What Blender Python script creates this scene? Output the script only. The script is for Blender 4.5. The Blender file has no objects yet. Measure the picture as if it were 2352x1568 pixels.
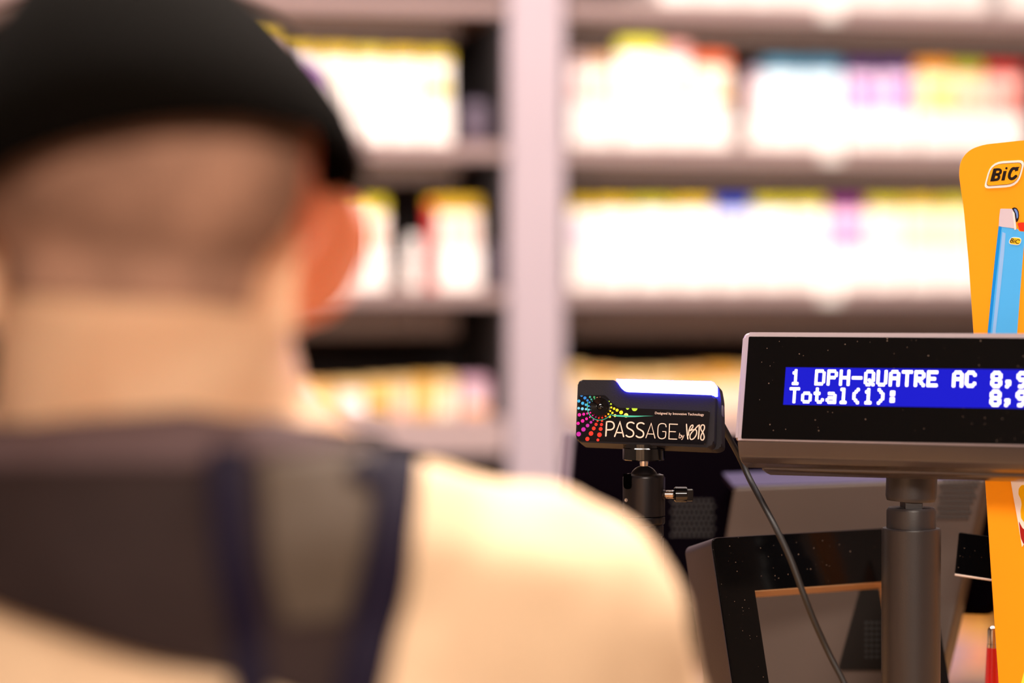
import bpy, bmesh, math, random
from mathutils import Matrix, Vector
from mathutils.bvhtree import BVHTree

random.seed(7)
R = math.radians
S = bpy.context.scene
COL = S.collection

# ------------------------------------------------------------------ camera
FPX = 85.0 / 36.0 * 2352
CAM = Vector((0, 0, 1.45))
PITCH = math.atan((784 - 690) / FPX)
cam_d = bpy.data.cameras.new('camera')
cam = bpy.data.objects.new('camera', cam_d)
COL.objects.link(cam)
cam.location = CAM
cam.rotation_euler = (math.pi / 2 - PITCH, 0, 0)
cam_d.lens = 85
cam_d.sensor_width = 36
cam_d.clip_start = 0.05
cam_d.dof.use_dof = True
cam_d.dof.focus_distance = 1.775
cam_d.dof.aperture_fstop = 1.8
S.camera = cam

# ------------------------------------------------------------------ world, exposure, lights
w = bpy.data.worlds.new('world')
S.world = w
w.use_nodes = True
w.node_tree.nodes['Background'].inputs[0].default_value = (1.0, 0.86, 0.8, 1)
w.node_tree.nodes['Background'].inputs[1].default_value = 0.1
S.view_settings.view_transform = 'Standard'
S.view_settings.look = 'None'
S.view_settings.exposure = 0.0
S.view_settings.gamma = 1.0
S.view_settings.use_curve_mapping = False


def area(name, loc, target, size, size_y, power, color):
    d = bpy.data.lights.new(name, 'AREA')
    d.shape = 'RECTANGLE'
    d.size = size
    d.size_y = size_y
    d.energy = power
    d.color = color
    o = bpy.data.objects.new(name, d)
    COL.objects.link(o)
    o.location = loc
    v = Vector(target) - Vector(loc)
    o.rotation_euler = v.to_track_quat('-Z', 'Y').to_euler()
    return o


CEIL = 2.75
area('ceiling_light_counter', (0.2, 1.8, CEIL - 0.03), (0.2, 1.65, 0), 1.6, 0.4, 92, (1.0, 0.87, 0.77))
area('ceiling_light_aisle', (0.0, 2.75, CEIL - 0.03), (0.0, 3.1, 0), 1.8, 0.35, 22, (1.0, 0.88, 0.86))
area('ceiling_light_shop', (0.35, -1.55, CEIL - 0.03), (-0.1, 0.6, 0.9), 1.5, 0.9, 175, (1.0, 0.86, 0.73))

# ------------------------------------------------------------------ helpers


def lin(h):
    h = h.lstrip('#')
    c = [int(h[i:i + 2], 16) / 255 for i in (0, 2, 4)]
    return tuple((x / 12.92 if x <= 0.04045 else ((x + 0.055) / 1.055) ** 2.4) for x in c) + (1,)


MATS = {}


def mat(name, color, rough=0.5, metal=0.0, var=0.06, scale=30.0, bump=0.0, bscale=200.0, emit=None, estr=0.0,
        specks=None, sss=0.0, sheen=0.0, coat=0.0, spec=0.5, mix=None, aniso=(1, 1, 1)):
    if name in MATS:
        return MATS[name]
    m = bpy.data.materials.new(name)
    m.use_nodes = True
    nt = m.node_tree
    N, L = nt.nodes, nt.links
    b = N['Principled BSDF']
    c = lin(color) if isinstance(color, str) else tuple(color) + (1,)
    b.inputs['Roughness'].default_value = rough
    b.inputs['Metallic'].default_value = metal
    b.inputs['Specular IOR Level'].default_value = spec
    if coat:
        b.inputs['Coat Weight'].default_value = coat
        b.inputs['Coat Roughness'].default_value = 0.06
    if sheen:
        b.inputs['Sheen Weight'].default_value = sheen
        b.inputs['Sheen Roughness'].default_value = 0.5
    if sss:
        b.inputs['Subsurface Weight'].default_value = sss
        b.inputs['Subsurface Radius'].default_value = (1.0, 0.3, 0.15)
        b.inputs['Subsurface Scale'].default_value = 0.012
    tc = N.new('ShaderNodeTexCoord')
    mp = N.new('ShaderNodeMapping')
    mp.inputs['Scale'].default_value = aniso
    L.new(tc.outputs['Object'], mp.inputs['Vector'])
    nz = N.new('ShaderNodeTexNoise')
    nz.inputs['Scale'].default_value = scale
    nz.inputs['Detail'].default_value = 4
    L.new(mp.outputs[0], nz.inputs['Vector'])
    rmp = N.new('ShaderNodeMix')
    rmp.data_type = 'RGBA'
    c2 = lin(mix) if mix else tuple(x * (1 - var) for x in c[:3]) + (1,)
    c1 = c if mix else tuple(min(1, x * (1 + var)) for x in c[:3]) + (1,)
    rmp.inputs[6].default_value = c1
    rmp.inputs[7].default_value = c2
    if mix:
        mr = N.new('ShaderNodeMapRange')
        mr.inputs[1].default_value = 0.35
        mr.inputs[2].default_value = 0.65
        L.new(nz.outputs['Fac'], mr.inputs[0])
        L.new(mr.outputs[0], rmp.inputs[0])
    else:
        L.new(nz.outputs['Fac'], rmp.inputs[0])
    out = rmp.outputs[2]
    if specks:
        vo = N.new('ShaderNodeTexVoronoi')
        vo.inputs['Scale'].default_value = specks[0]
        L.new(tc.outputs['Object'], vo.inputs['Vector'])
        wn = N.new('ShaderNodeSeparateColor')
        L.new(vo.outputs['Color'], wn.inputs[0])
        th = N.new('ShaderNodeMath')
        th.operation = 'MULTIPLY'
        th.inputs[1].default_value = specks[1]
        pw = N.new('ShaderNodeMath')
        pw.operation = 'POWER'
        pw.inputs[1].default_value = 3.0
        L.new(wn.outputs[0], pw.inputs[0])
        L.new(pw.outputs[0], th.inputs[0])
        lt = N.new('ShaderNodeMath')
        lt.operation = 'LESS_THAN'
        L.new(vo.outputs['Distance'], lt.inputs[0])
        L.new(th.outputs[0], lt.inputs[1])
        mx = N.new('ShaderNodeMix')
        mx.data_type = 'RGBA'
        L.new(lt.outputs[0], mx.inputs[0])
        L.new(out, mx.inputs[6])
        mx.inputs[7].default_value = lin(specks[2])
        out = mx.outputs[2]
    L.new(out, b.inputs['Base Color'])
    if bump:
        n2 = N.new('ShaderNodeTexNoise')
        n2.inputs['Scale'].default_value = bscale
        n2.inputs['Detail'].default_value = 3
        L.new(tc.outputs['Object'], n2.inputs['Vector'])
        bp = N.new('ShaderNodeBump')
        bp.inputs['Strength'].default_value = bump
        bp.inputs['Distance'].default_value = 0.002
        L.new(n2.outputs['Fac'], bp.inputs['Height'])
        L.new(bp.outputs[0], b.inputs['Normal'])
    if emit:
        b.inputs['Emission Color'].default_value = tuple(emit) + (1,) if not isinstance(emit, str) else lin(emit)
        b.inputs['Emission Strength'].default_value = estr
    MATS[name] = m
    return m


WM = {}                                            # world matrices of the roots


def tag(o, label=None, cat=None, group=None, kind=None):
    if label:
        o['label'] = label
    if cat:
        o['category'] = cat
    if group:
        o['group'] = group
    if kind:
        o['kind'] = kind
    return o


def thing(name, label, cat, M=None, group=None):
    o = bpy.data.objects.new(name, None)
    o.empty_display_size = 0.05
    COL.objects.link(o)
    M = M or Matrix.Identity(4)
    o.matrix_world = M
    WM[o.name] = M.copy()
    return tag(o, label, cat, group)


def obj(name, bm, mats, parent=None, world=False, smooth=True, angle=35, M=None, label=None, kind=None):
    """link a bmesh as one object; world=True: its vertices are in world space and are moved into the parent's space"""
    pm = WM[parent.name] if parent else Matrix.Identity(4)
    if world:
        bm.transform(pm.inverted())
    bmesh.ops.recalc_face_normals(bm, faces=bm.faces)
    me = bpy.data.meshes.new(name)
    bm.to_mesh(me)
    bm.free()
    for m in (mats if isinstance(mats, (list, tuple)) else [mats]):
        me.materials.append(m)
    if smooth:
        for p in me.polygons:
            p.use_smooth = True
        me.set_sharp_from_angle(angle=R(angle))
    o = bpy.data.objects.new(name, me)
    COL.objects.link(o)
    if parent:
        o.parent = parent
        WM[o.name] = pm.copy()
    else:
        o.matrix_world = M or Matrix.Identity(4)
        WM[o.name] = (M or Matrix.Identity(4)).copy()
    if smooth and angle < 100 and len(me.polygons) > 6:
        wn = o.modifiers.new('w', 'WEIGHTED_NORMAL')
        wn.keep_sharp = True
        wn.weight = 100
    if label:
        o['label'] = label
    if kind:
        o['kind'] = kind
    return o


def box(bm, x0, x1, y0, y1, z0, z1, bev=0.0, seg=2, mi=0):
    r = bmesh.ops.create_cube(bm, size=1)
    vs = r['verts']
    for v in vs:
        v.co = Vector((x0 + (v.co.x + .5) * (x1 - x0), y0 + (v.co.y + .5) * (y1 - y0), z0 + (v.co.z + .5) * (z1 - z0)))
    es = list({e for v in vs for e in v.link_edges})
    fs = list({f for v in vs for f in v.link_faces})
    for f in fs:
        f.material_index = mi
    if bev:
        bmesh.ops.bevel(bm, geom=es, offset=bev, segments=seg, affect='EDGES', profile=0.5)
    return bm


def BX(*a, **k):
    return box(bmesh.new(), *a, **k)


def rpoly(pts, r, seg=6):
    """round the corners of a polygon; r a number or one per corner"""
    n = len(pts)
    rs = r if isinstance(r, (list, tuple)) else [r] * n
    out = []
    for i in range(n):
        p = Vector(pts[i]); a = Vector(pts[i - 1]); b = Vector(pts[(i + 1) % n])
        d1 = (a - p); d2 = (b - p)
        q = min(rs[i], d1.length * .49, d2.length * .49)
        if q < 1e-6:
            out.append(p); continue
        s = p + d1.normalized() * q
        e = p + d2.normalized() * q
        for k in range(seg + 1):
            t = k / seg
            out.append((1 - t) ** 2 * s + 2 * t * (1 - t) * p + t * t * e)
    return [(v.x, v.y) for v in out]


def prism(bm, pts, y0, y1, bev=0.0, seg=2, mi=0, back=False):
    """polygon of (x, z) from y0 (front) to y1 (back)"""
    f = [bm.verts.new((x, y0, z)) for x, z in pts]
    b = [bm.verts.new((x, y1, z)) for x, z in pts]
    n = len(pts)
    ff = bm.faces.new(f)
    fb = bm.faces.new(b[::-1])
    fs = [ff, fb]
    for i in range(n):
        fs.append(bm.faces.new((f[i], b[i], b[(i + 1) % n], f[(i + 1) % n])))
    for x in fs:
        x.material_index = mi
    if bev:
        es = list(ff.edges) + (list(fb.edges) if back else [])
        bmesh.ops.bevel(bm, geom=es, offset=bev, segments=seg, affect='EDGES', profile=0.5)
    return bm


def PR(*a, **k):
    return prism(bmesh.new(), *a, **k)


def flat(bm, pts, y, mi=0):
    f = bm.faces.new([bm.verts.new((x, y, z)) for x, z in pts])
    f.material_index = mi
    return bm


def disc(bm, x, z, r, y, n=14, mi=0, rz=None):
    flat(bm, [(x + r * math.cos(a * 2 * math.pi / n), z + (rz or r) * math.sin(a * 2 * math.pi / n)) for a in range(n)], y, mi)


def stroke(bm, pts, wd, y, mi=0):
    """flat ribbon along a polyline, one strip of quads with round ends"""
    P_ = [Vector(p) for p in pts]
    P_ = [p for i, p in enumerate(P_) if i == 0 or (p - P_[i - 1]).length > 1e-7]
    if len(P_) < 2:
        disc(bm, P_[0].x, P_[0].y, wd / 2, y, 12, mi)
        return
    L_, R_ = [], []
    n = len(P_)
    for i, p in enumerate(P_):
        d0 = (p - P_[i - 1]).normalized() if i else (P_[1] - p).normalized()
        d1 = (P_[i + 1] - p).normalized() if i < n - 1 else d0
        m = d0 + d1
        m = m.normalized() if m.length > .3 else d0
        nn = Vector((-m.y, m.x)) * (wd / 2) / max(.5, m.dot(d0))
        L_.append(bm.verts.new((p.x + nn.x, y, p.y + nn.y)))
        R_.append(bm.verts.new((p.x - nn.x, y, p.y - nn.y)))
    for i in range(n - 1):
        bm.faces.new((L_[i], R_[i], R_[i + 1], L_[i + 1])).material_index = mi
    for p, q, a, b in ((P_[0], P_[1], L_[0], R_[0]), (P_[-1], P_[-2], R_[-1], L_[-1])):
        d = (p - q).normalized()
        nn = Vector((-d.y, d.x))
        sgn = 1 if (Vector((a.co.x, a.co.z)) - p).dot(nn) > 0 else -1
        mid = []
        for k in range(1, 6):
            t = math.pi * k / 6
            w_ = p + nn * sgn * math.cos(t) * wd / 2 + d * math.sin(t) * wd / 2
            mid.append(bm.verts.new((w_.x, y, w_.y)))
        bm.faces.new([a] + mid + [b]).material_index = mi


def smooth_path(pts, n=5):
    """Catmull-Rom through points (tuples of any dimension)"""
    P_ = [Vector(p) for p in pts]
    P_ = [2 * P_[0] - P_[1]] + P_ + [2 * P_[-1] - P_[-2]]
    out = []
    for i in range(1, len(P_) - 2):
        p0, p1, p2, p3 = P_[i - 1:i + 3]
        for k in range(n):
            t = k / n
            out.append(.5 * ((2 * p1) + (p2 - p0) * t + (2 * p0 - 5 * p1 + 4 * p2 - p3) * t * t + (3 * p1 - p0 - 3 * p2 + p3) * t ** 3))
    out.append(P_[-2])
    return [tuple(v) for v in out]


def tube(bm, pts, rad, n=12, mi=0):
    pts = [Vector(p) for p in pts]
    rings = []
    up = Vector((0, 0, 1))
    prev = None
    for i, p in enumerate(pts):
        d = (pts[min(i + 1, len(pts) - 1)] - pts[max(i - 1, 0)]).normalized()
        if prev is None:
            a = d.orthogonal().normalized()
        else:
            a = (prev - d * prev.dot(d)).normalized()
        prev = a
        b = d.cross(a)
        r = rad[i] if isinstance(rad, (list, tuple)) else rad
        rings.append([bm.verts.new(p + a * r * math.cos(t * 2 * math.pi / n) + b * r * math.sin(t * 2 * math.pi / n)) for t in range(n)])
    fs = []
    for A, B in zip(rings, rings[1:]):
        for t in range(n):
            fs.append(bm.faces.new((A[t], A[(t + 1) % n], B[(t + 1) % n], B[t])))
    fs.append(bm.faces.new(rings[0][::-1]))
    fs.append(bm.faces.new(rings[-1]))
    for f in fs:
        f.material_index = mi
    return bm


def lathe(bm, prof, n=40, mi=0, M=None, sx=1.0, sy=1.0):
    """profile of (radius, z) about z"""
    rings = []
    M = M or Matrix.Identity(4)
    for r, z in prof:
        if r < 1e-6:
            rings.append([bm.verts.new(M @ Vector((0, 0, z)))])
        else:
            rings.append([bm.verts.new(M @ Vector((sx * r * math.cos(t * 2 * math.pi / n), sy * r * math.sin(t * 2 * math.pi / n), z))) for t in range(n)])
    fs = []
    for A, B in zip(rings, rings[1:]):
        for t in range(n):
            u = (t + 1) % n
            if len(A) == 1 and len(B) == 1:
                continue
            if len(A) == 1:
                fs.append(bm.faces.new((A[0], B[u], B[t])))
            elif len(B) == 1:
                fs.append(bm.faces.new((A[t], A[u], B[0])))
            else:
                fs.append(bm.faces.new((A[t], A[u], B[u], B[t])))
    for q in (rings[0], rings[-1]):
        if len(q) > 1:
            fs.append(bm.faces.new(q))
    for f in fs:
        f.material_index = mi
    return bm


def LT(*a, **k):
    return lathe(bmesh.new(), *a, **k)


def ray(px, py):
    x = (px - 1176) / FPX
    z = -(py - 784) / FPX
    cp, sp = math.cos(PITCH), math.sin(PITCH)
    return Vector((x, cp + z * sp, -sp + z * cp))


def P(px, py, Y):
    """the point at distance Y down the shop that the photograph shows at that pixel"""
    d = ray(px, py)
    return CAM + d * (Y / d.y)


class Plane:
    """the face of a device, measured from the photograph: where it stands and how it is turned"""

    def __init__(s, px, py, Y, yaw=0, tilt=0, roll=0):
        s.M = Matrix.Translation(P(px, py, Y)) @ Matrix.Rotation(R(yaw), 4, 'Z') @ Matrix.Rotation(R(-tilt), 4, 'X') @ Matrix.Rotation(R(roll), 4, 'Y')
        s.I = s.M.inverted()

    def uv(s, px, py, off=0.0):
        o = s.I @ CAM
        d = (s.I.to_3x3() @ ray(px, py))
        t = (-off - o.y) / d.y
        q = o + d * t
        return (q.x, q.z)

    def poly(s, pts, off=0.0):
        return [s.uv(x, y, off) for x, y in pts]


def text_mesh(string, bold=0.0):
    cu = bpy.data.curves.new('lettering', 'FONT')
    cu.body = string
    cu.size = 1
    cu.offset = bold
    cu.resolution_u = 8
    o = bpy.data.objects.new('lettering', cu)
    COL.objects.link(o)
    bpy.context.view_layer.update()
    me = bpy.data.meshes.new_from_object(o.evaluated_get(bpy.context.evaluated_depsgraph_get()))
    bpy.data.objects.remove(o)
    bm = bmesh.new()
    bm.from_mesh(me)
    bpy.data.meshes.remove(me)
    return bm


def text_on(pl, string, p00, p10, p01, off, bold=0.0):
    """flat lettering on a plane; its box runs from p00 (lower left) to p10 (lower right) and p01 (upper left)"""
    bm = text_mesh(string, bold)
    xs = [v.co.x for v in bm.verts]; ys = [v.co.y for v in bm.verts]
    x0, x1, y0, y1 = min(xs), max(xs), min(ys), max(ys)
    a = Vector(pl.uv(*p00)); b = Vector(pl.uv(*p10)) - a; c = Vector(pl.uv(*p01)) - a
    for v in bm.verts:
        q = a + b * ((v.co.x - x0) / (x1 - x0)) + c * ((v.co.y - y0) / (y1 - y0))
        v.co = Vector((q.x, -off, q.y))
    return bm


# ------------------------------------------------------------------ materials
M_wall = mat('warm_plaster', '#b9a79c', .9, bump=.1)
M_ceil = mat('ceiling_paint', '#cfc4ba', .9)
M_floor = mat('vinyl_floor', '#8a7868', .5, scale=6, var=.15)
M_oak = mat('counter_laminate', '#c79a66', .4, mix='#b58553', scale=9, aniso=(1, 12, 1))
M_counter = mat('counter_front', '#4a4040', .5)
M_lilac = mat('lilac_grey_metal', '#afa1ac', .45, scale=8, var=.03)
M_lip = mat('shelf_lip_grey', '#b9a4a6', .4, scale=8, var=.04)
M_under = mat('shelf_brown', '#a07a68', .55, scale=12)
M_val = mat('brown_valance', '#553d30', .6, scale=10)
M_dark = mat('dark_back_board', '#1c1516', .8)
M_white = mat('white_plastic', '#f1ecea', .35, var=.02)
M_black = mat('black_plastic', '#141118', .5, spec=.2, bump=.06, bscale=900)
M_gloss = mat('black_gloss', '#060608', .08, specks=(420, .13, '#5a4a40'))
M_glass = mat('black_glass', '#040405', .1, specks=(330, .15, '#6a5a50'), spec=.22)
M_grey = mat('grey_housing', '#5b5256', .38, bump=.05, bscale=900)
M_pole = mat('pole_grey', '#282427', .42, bump=.04, bscale=700)
M_taupe = mat('taupe_housing', '#3c2f28', .5, spec=.3, bump=.05, bscale=700)
M_chrome = mat('chrome', '#cfc6c0', .12, metal=1)
M_anod = mat('black_anodised', '#1a171b', .3, metal=.55)
M_cable = mat('black_rubber', '#0e0c0e', .55, specks=(900, .1, '#6a5d58'))

# ------------------------------------------------------------------ room


def struct(name, bm, m):
    o = obj(name, bm, m, smooth=False)
    o['kind'] = 'structure'
    return o


struct('floor', BX(-3.2, 3.2, -2.2, 4.6, -.1, 0), M_floor)
struct('ceiling', BX(-3.2, 3.2, -2.2, 4.6, CEIL, CEIL + .1), M_ceil)
struct('wall_back', BX(-3.2, 3.2, 4.5, 4.6, 0, CEIL), M_wall)
struct('wall_left', BX(-3.2, -3.1, -2.2, 4.5, 0, CEIL), M_wall)
struct('wall_right', BX(3.1, 3.2, -2.2, 4.5, 0, CEIL), M_wall)
struct('wall_front', BX(-3.1, 3.1, -2.2, -2.1, 0, CEIL), M_wall)

# ------------------------------------------------------------------ shelving
SA = R(11.3)
SO = P(1232, 690, 3.40)
SO.z = 0
SM = Matrix.Translation(SO) @ Matrix.Rotation(SA, 4, 'Z')


def shelf_x(px, d=0.0):
    """distance along the shelving of a photographed column of pixels, at depth d behind the shelf fronts"""
    k = (px - 1176) / FPX
    return (k * (SO.y + d * math.cos(SA)) - SO.x + d * math.sin(SA)) / (math.cos(SA) - k * math.sin(SA))


def shelf_z(px, py, d=0.0):
    s = shelf_x(px, d)
    Y = SO.y + s * math.sin(SA) + d * math.cos(SA)
    return P(px, py, Y).z


SD = .34                                           # shelf depth
LEVELS = [1.872, 1.669, 1.466, 1.284, 1.105, .9, .7, .5]
XL0, XL1 = -1.35, shelf_x(1168)
XR0, XR1 = shelf_x(1296), 1.25
unit = thing('shelving_unit', 'lilac-grey tobacconist shelving with two bays behind the counter', 'shelving', SM)
obj('upright', BX(XL1, XR0, 0, SD + .02, 0, 2.5, .003), M_lilac, unit)
obj('upright', BX(XL0 - .08, XL0, 0, SD + .02, 0, 2.5, .003), M_lilac, unit)
obj('upright', BX(XR1, XR1 + .08, 0, SD + .02, 0, 2.5, .003), M_lilac, unit)
obj('back_panel', BX(XL0 - .08, XR1 + .08, SD + .02, SD + .04, 0, 2.5), M_dark, unit)
obj('top_panel', BX(XL0 - .08, XR1 + .08, 0, SD + .02, 2.5, 2.53), M_lilac, unit)
for x0, x1 in ((XL1 - .004, XL1), (XR0, XR0 + .004), (XL0, XL0 + .004), (XR1 - .004, XR1)):
    obj('side_panel', BX(x0, x1, .015, SD + .02, 0, 2.5), M_dark, unit)
for lv, z in enumerate(LEVELS):
    for x0, x1 in ((XL0 + .004, XL1 - .004), (XR0 + .004, XR1 - .004)):
        sh = obj('shelf', BX(x0, x1, .012, SD + .018, z - .014, z), M_under, unit)
        lh = .05 if lv == 3 else .0205
        bm = bmesh.new()
        prism(bm, [(-.002, z), (.012, z), (.012, z - lh), (.006, z - lh)], x0, x1)
        for v in bm.verts:
            v.co = Vector((v.co.y, v.co.x, v.co.z))
        obj('price_rail', bm, M_lip, sh)
        va, vb = (x0 + .012, x1 - .05) if x0 < -.5 else (x0 + .012, x1 - .012)
        obj('valance', BX(va, vb, .108, .114, z - (.066 if lv == 2 else .048), z - .0145, .001, 1), M_val, sh)
        if 0 < lv < 4:
            zz = LEVELS[lv - 1] - .016
        if lv <= 2:
            obj('led_strip', BX(x0 + .02, x1 - .02, .016, .026, z - .019, z - .014), M_white, sh)
for lv, px in ((0, 1905), (1, 1908), (2, 1906)):
    xc = shelf_x(px)
    z = LEVELS[lv]
    obj('label_clip', BX(xc - .016, xc + .016, -.006, .004, z - .02, z + .004, .002), M_white, unit)

# light of the strips under the shelf fronts
for lv, pw in ((0, 1.35), (1, 1.45), (2, .45)):
    for x0, x1 in ((XL0, XL1), (XR0, XR1)):
        a = SM @ Vector(((x0 + x1) / 2, .024, LEVELS[lv] - .0215))
        t = SM @ Vector(((x0 + x1) / 2, .024 + .05, LEVELS[lv] - .0215 - .12))
        o = area('shelf_led', a, t, x1 - x0 - .06, .006, pw, (1.0, .93, .90))
        q = (Matrix.Rotation(SA, 4, 'Z') @ Matrix.Rotation(R(25), 4, 'X'))
        o.rotation_euler = q.to_euler()


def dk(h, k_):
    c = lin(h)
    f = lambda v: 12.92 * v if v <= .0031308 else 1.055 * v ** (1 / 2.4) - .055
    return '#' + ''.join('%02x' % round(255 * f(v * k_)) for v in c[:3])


def pack_mats(body, lid, patch):
    f = lambda c: mat('card_' + c.strip('#'), c, .4, var=.03)
    return f(body), f(lid), f(patch)


TRAY_D, PACK_D = .05, .058


def tray(px0, px1, lv, label, pxh=None, h=.058, group='white tray fronts on the shelves'):
    x0, x1 = shelf_x(px0, TRAY_D) + .001, shelf_x(px1, TRAY_D) - .001
    wd = x1 - x0
    M = SM @ Matrix.Translation((x0, TRAY_D, LEVELS[lv] + .0004))
    t = thing('pusher_tray', label, 'tray', M, group)
    obj('front', PR(rpoly([(0, 0), (wd, 0), (wd, h), (0, h)], .006, 4), 0, .004, .001, 1), M_white, t)
    obj('tray_floor', BX(.001, wd - .001, .004, .24, 0, .003), M_white, t)
    obj('divider', BX(0, .0012, .004, .24, .003, .045), M_white, t)
    return t


def pack(px0, px1, pytop, lv, cols, label, group, patch_box=(.15, .85, .5, .7), d=PACK_D, z0=.0038, lidh=.16, depth=.024):
    x0, x1 = shelf_x(px0, TRAY_D) + .0026, shelf_x(px1, TRAY_D) - .0012
    zt = shelf_z((px0 + px1) / 2, pytop, d) - LEVELS[lv] - z0
    wd = x1 - x0
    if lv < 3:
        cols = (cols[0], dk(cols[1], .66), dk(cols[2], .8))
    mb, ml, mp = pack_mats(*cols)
    M = SM @ Matrix.Translation((x0, d, LEVELS[lv] + z0))
    b = obj('carton_pack', BX(0, wd, 0, depth, 0, zt * (1 - lidh) - .0003, .0012, 1), mb, M=M)
    tag(b, label, 'pack', group)
    obj('lid', BX(0, wd, 0, depth, zt * (1 - lidh), zt, .0012, 1), ml, b)
    a, c, e, f = patch_box
    obj('printed_panel', BX(a * wd, c * wd, -.0008, .0002, e * zt, f * zt), mp, b)
    return b


ORD = ['first', 'second', 'third', 'fourth', 'fifth', 'sixth', 'seventh', 'eighth', 'ninth', 'tenth', 'eleventh', 'twelfth', 'thirteenth', 'fourteenth', 'fifteenth']

YE, YG, WH, CR = '#e8c21a', '#cfc21a', '#f4eeea', '#f6e9d8'
# right bay, upper shelf
rowA = [
    (1308, 1352, 124, ('#f0dcdc', '#d8b4ae', '#e7b9b4'), 'pinkish white pack with dull pink top'),
    (1354, 1412, 127, ('#f6e6d6', '#e8b48a', '#f2d9b0'), 'cream pack with pale orange top'),
    (1420, 1522, 92, ('#f2eef0', '#d3cc28', '#c9cdee'), 'tall white pack with lime-yellow top'),
    (1524, 1588, 100, ('#f3dfdf', '#cf8f86', '#f6e8b8'), 'tall pale pack with dusty pink top'),
    (1590, 1680, 124, ('#f5d9c4', '#e2602c', '#f0a828'), 'pale pack with orange-red top and amber panel'),
    (1718, 1752, 160, ('#e6cfd4', '#c8a8b4', '#f0d0cc'), 'short mauve pack standing beside the gap'),
    (1754, 1843, 138, ('#d3e4ee', '#3f86a4', '#c4deea'), 'pale blue pack with teal top'),
    (1845, 1938, 139, ('#d0e3ee', '#3a7fa0', '#bcd8e6'), 'pale blue pack with darker teal top'),
    (1945, 2020, 142, ('#dcc0da', '#4b2a68', '#a428b8'), 'mauve pack with violet top and violet square'),
    (2022, 2100, 142, ('#dabcd8', '#452464', '#9c24b4'), 'mauve pack with violet top, bright violet square at its right'),
    (2106, 2190, 143, ('#f2dcb4', '#ec9a28', '#e8d860'), 'yellow pack with amber top'),
    (2192, 2262, 147, ('#f0ccb0', '#b0b01c', '#eaa088'), 'peach pack with olive-green top'),
    (2264, 2352, 149, ('#eeb4aa', '#c01818', '#e0746a'), 'salmon pack with deep red top'),
]
PB = {4: (.5, 1, .3, .55), 8: (.35, .8, .52, .74), 9: (.45, .92, .52, .74), 10: (.3, .95, .48, .72), 11: (.15, .8, .5, .66), 12: (.3, .95, .5, .7)}
for i, (a, b, t, c, l) in enumerate(rowA):
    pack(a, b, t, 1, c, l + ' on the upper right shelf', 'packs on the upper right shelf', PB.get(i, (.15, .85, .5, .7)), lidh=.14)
    tray(a, b, 1, 'white tray front under the ' + l.replace(', bright violet square at its right', ' nearest the amber top'), h=.066 if i < 5 else .054)
# right bay, middle shelf
rowB = [
    (1308, 1362, ('#f5ecee', YE, '#ecd2ec')), (1364, 1452, ('#f6ecf0', YE, '#f0dcf2')), (1454, 1545, ('#f0f2f8', YG, '#d4e2f2')),
    (1547, 1640, ('#f2f2f6', YE, '#ccd8ea')), (1642, 1730, ('#c9cdf0', '#1c3cb4', '#b4c2ee')), (1732, 1816, ('#eef0f8', YG, '#ccd8f4')),
    (1818, 1903, ('#f6eae4', YG, '#f2d6e0')), (1905, 1992, ('#eab8d6', '#7a1470', '#f088c0')), (1994, 2076, ('#f6e2d6', YG, '#eed4e6')),
    (2078, 2160, ('#f6e4c8', '#dcbc1c', '#f4ddb4')), (2162, 2242, ('#f4e2c4', YG, '#f0d4c0')), (2244, 2330, ('#f4e4d0', YE, '#ecd4e0')),
]
for i, (a, b, c) in enumerate(rowB):
    if c[1] == '#1c3cb4':
        l = 'pale blue pack with royal blue top among yellow-topped ones'
    elif c[1] == '#7a1470':
        l = 'pink pack with dark magenta top among yellow-topped ones'
    else:
        l = 'white pack with yellow top, ' + ORD[i] + ' from the lilac post'
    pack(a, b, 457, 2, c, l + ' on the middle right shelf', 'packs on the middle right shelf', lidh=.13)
    tray(a, b, 2, 'white tray front, ' + ORD[i] + ' from the lilac post on the middle right shelf')
# top of the frame: tray fronts on the top right shelf
for i, (a, b) in enumerate(((1512, 1606), (1608, 1702), (1704, 1798), (1800, 1890), (1892, 1984), (1986, 2078), (2080, 2172), (2174, 2264), (2306, 2396))):
    tray(a, b, 0, 'white tray front, ' + ORD[i] + ' from the left on the top shelf at the upper edge')
# left bay, upper shelf
for i, (a, b, t, c, l) in enumerate([
        (566, 640, 76, ('#ecc8c0', YE, '#9a3ec0'), 'taller pink pack with yellow top beside the black cap'),
        (648, 734, 106, ('#f3e6f2', YE, '#c78ae0'), 'white pack with yellow top and violet panel beside the taller pink pack'),
        (736, 812, 109, (WH, YE, CR), 'plain white pack with yellow top, third from the right on the upper left shelf'),
        (814, 890, 112, (WH, '#ead03a', CR), 'plain white pack with yellow top, second from the right on the upper left shelf'),
        (892, 966, 114, (WH, YE, CR), 'white yellow-topped pack next to the last on the upper left shelf'),
        (968, 1040, 117, (WH, '#e6c81c', '#d8c81c'), 'white pack with yellow top at the right end of the upper left shelf')]):
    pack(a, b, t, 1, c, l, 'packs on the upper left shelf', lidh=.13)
    tray(a, b, 1, 'white tray front, ' + ORD[i] + ' from the cap' + ' on the upper left shelf')
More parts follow.
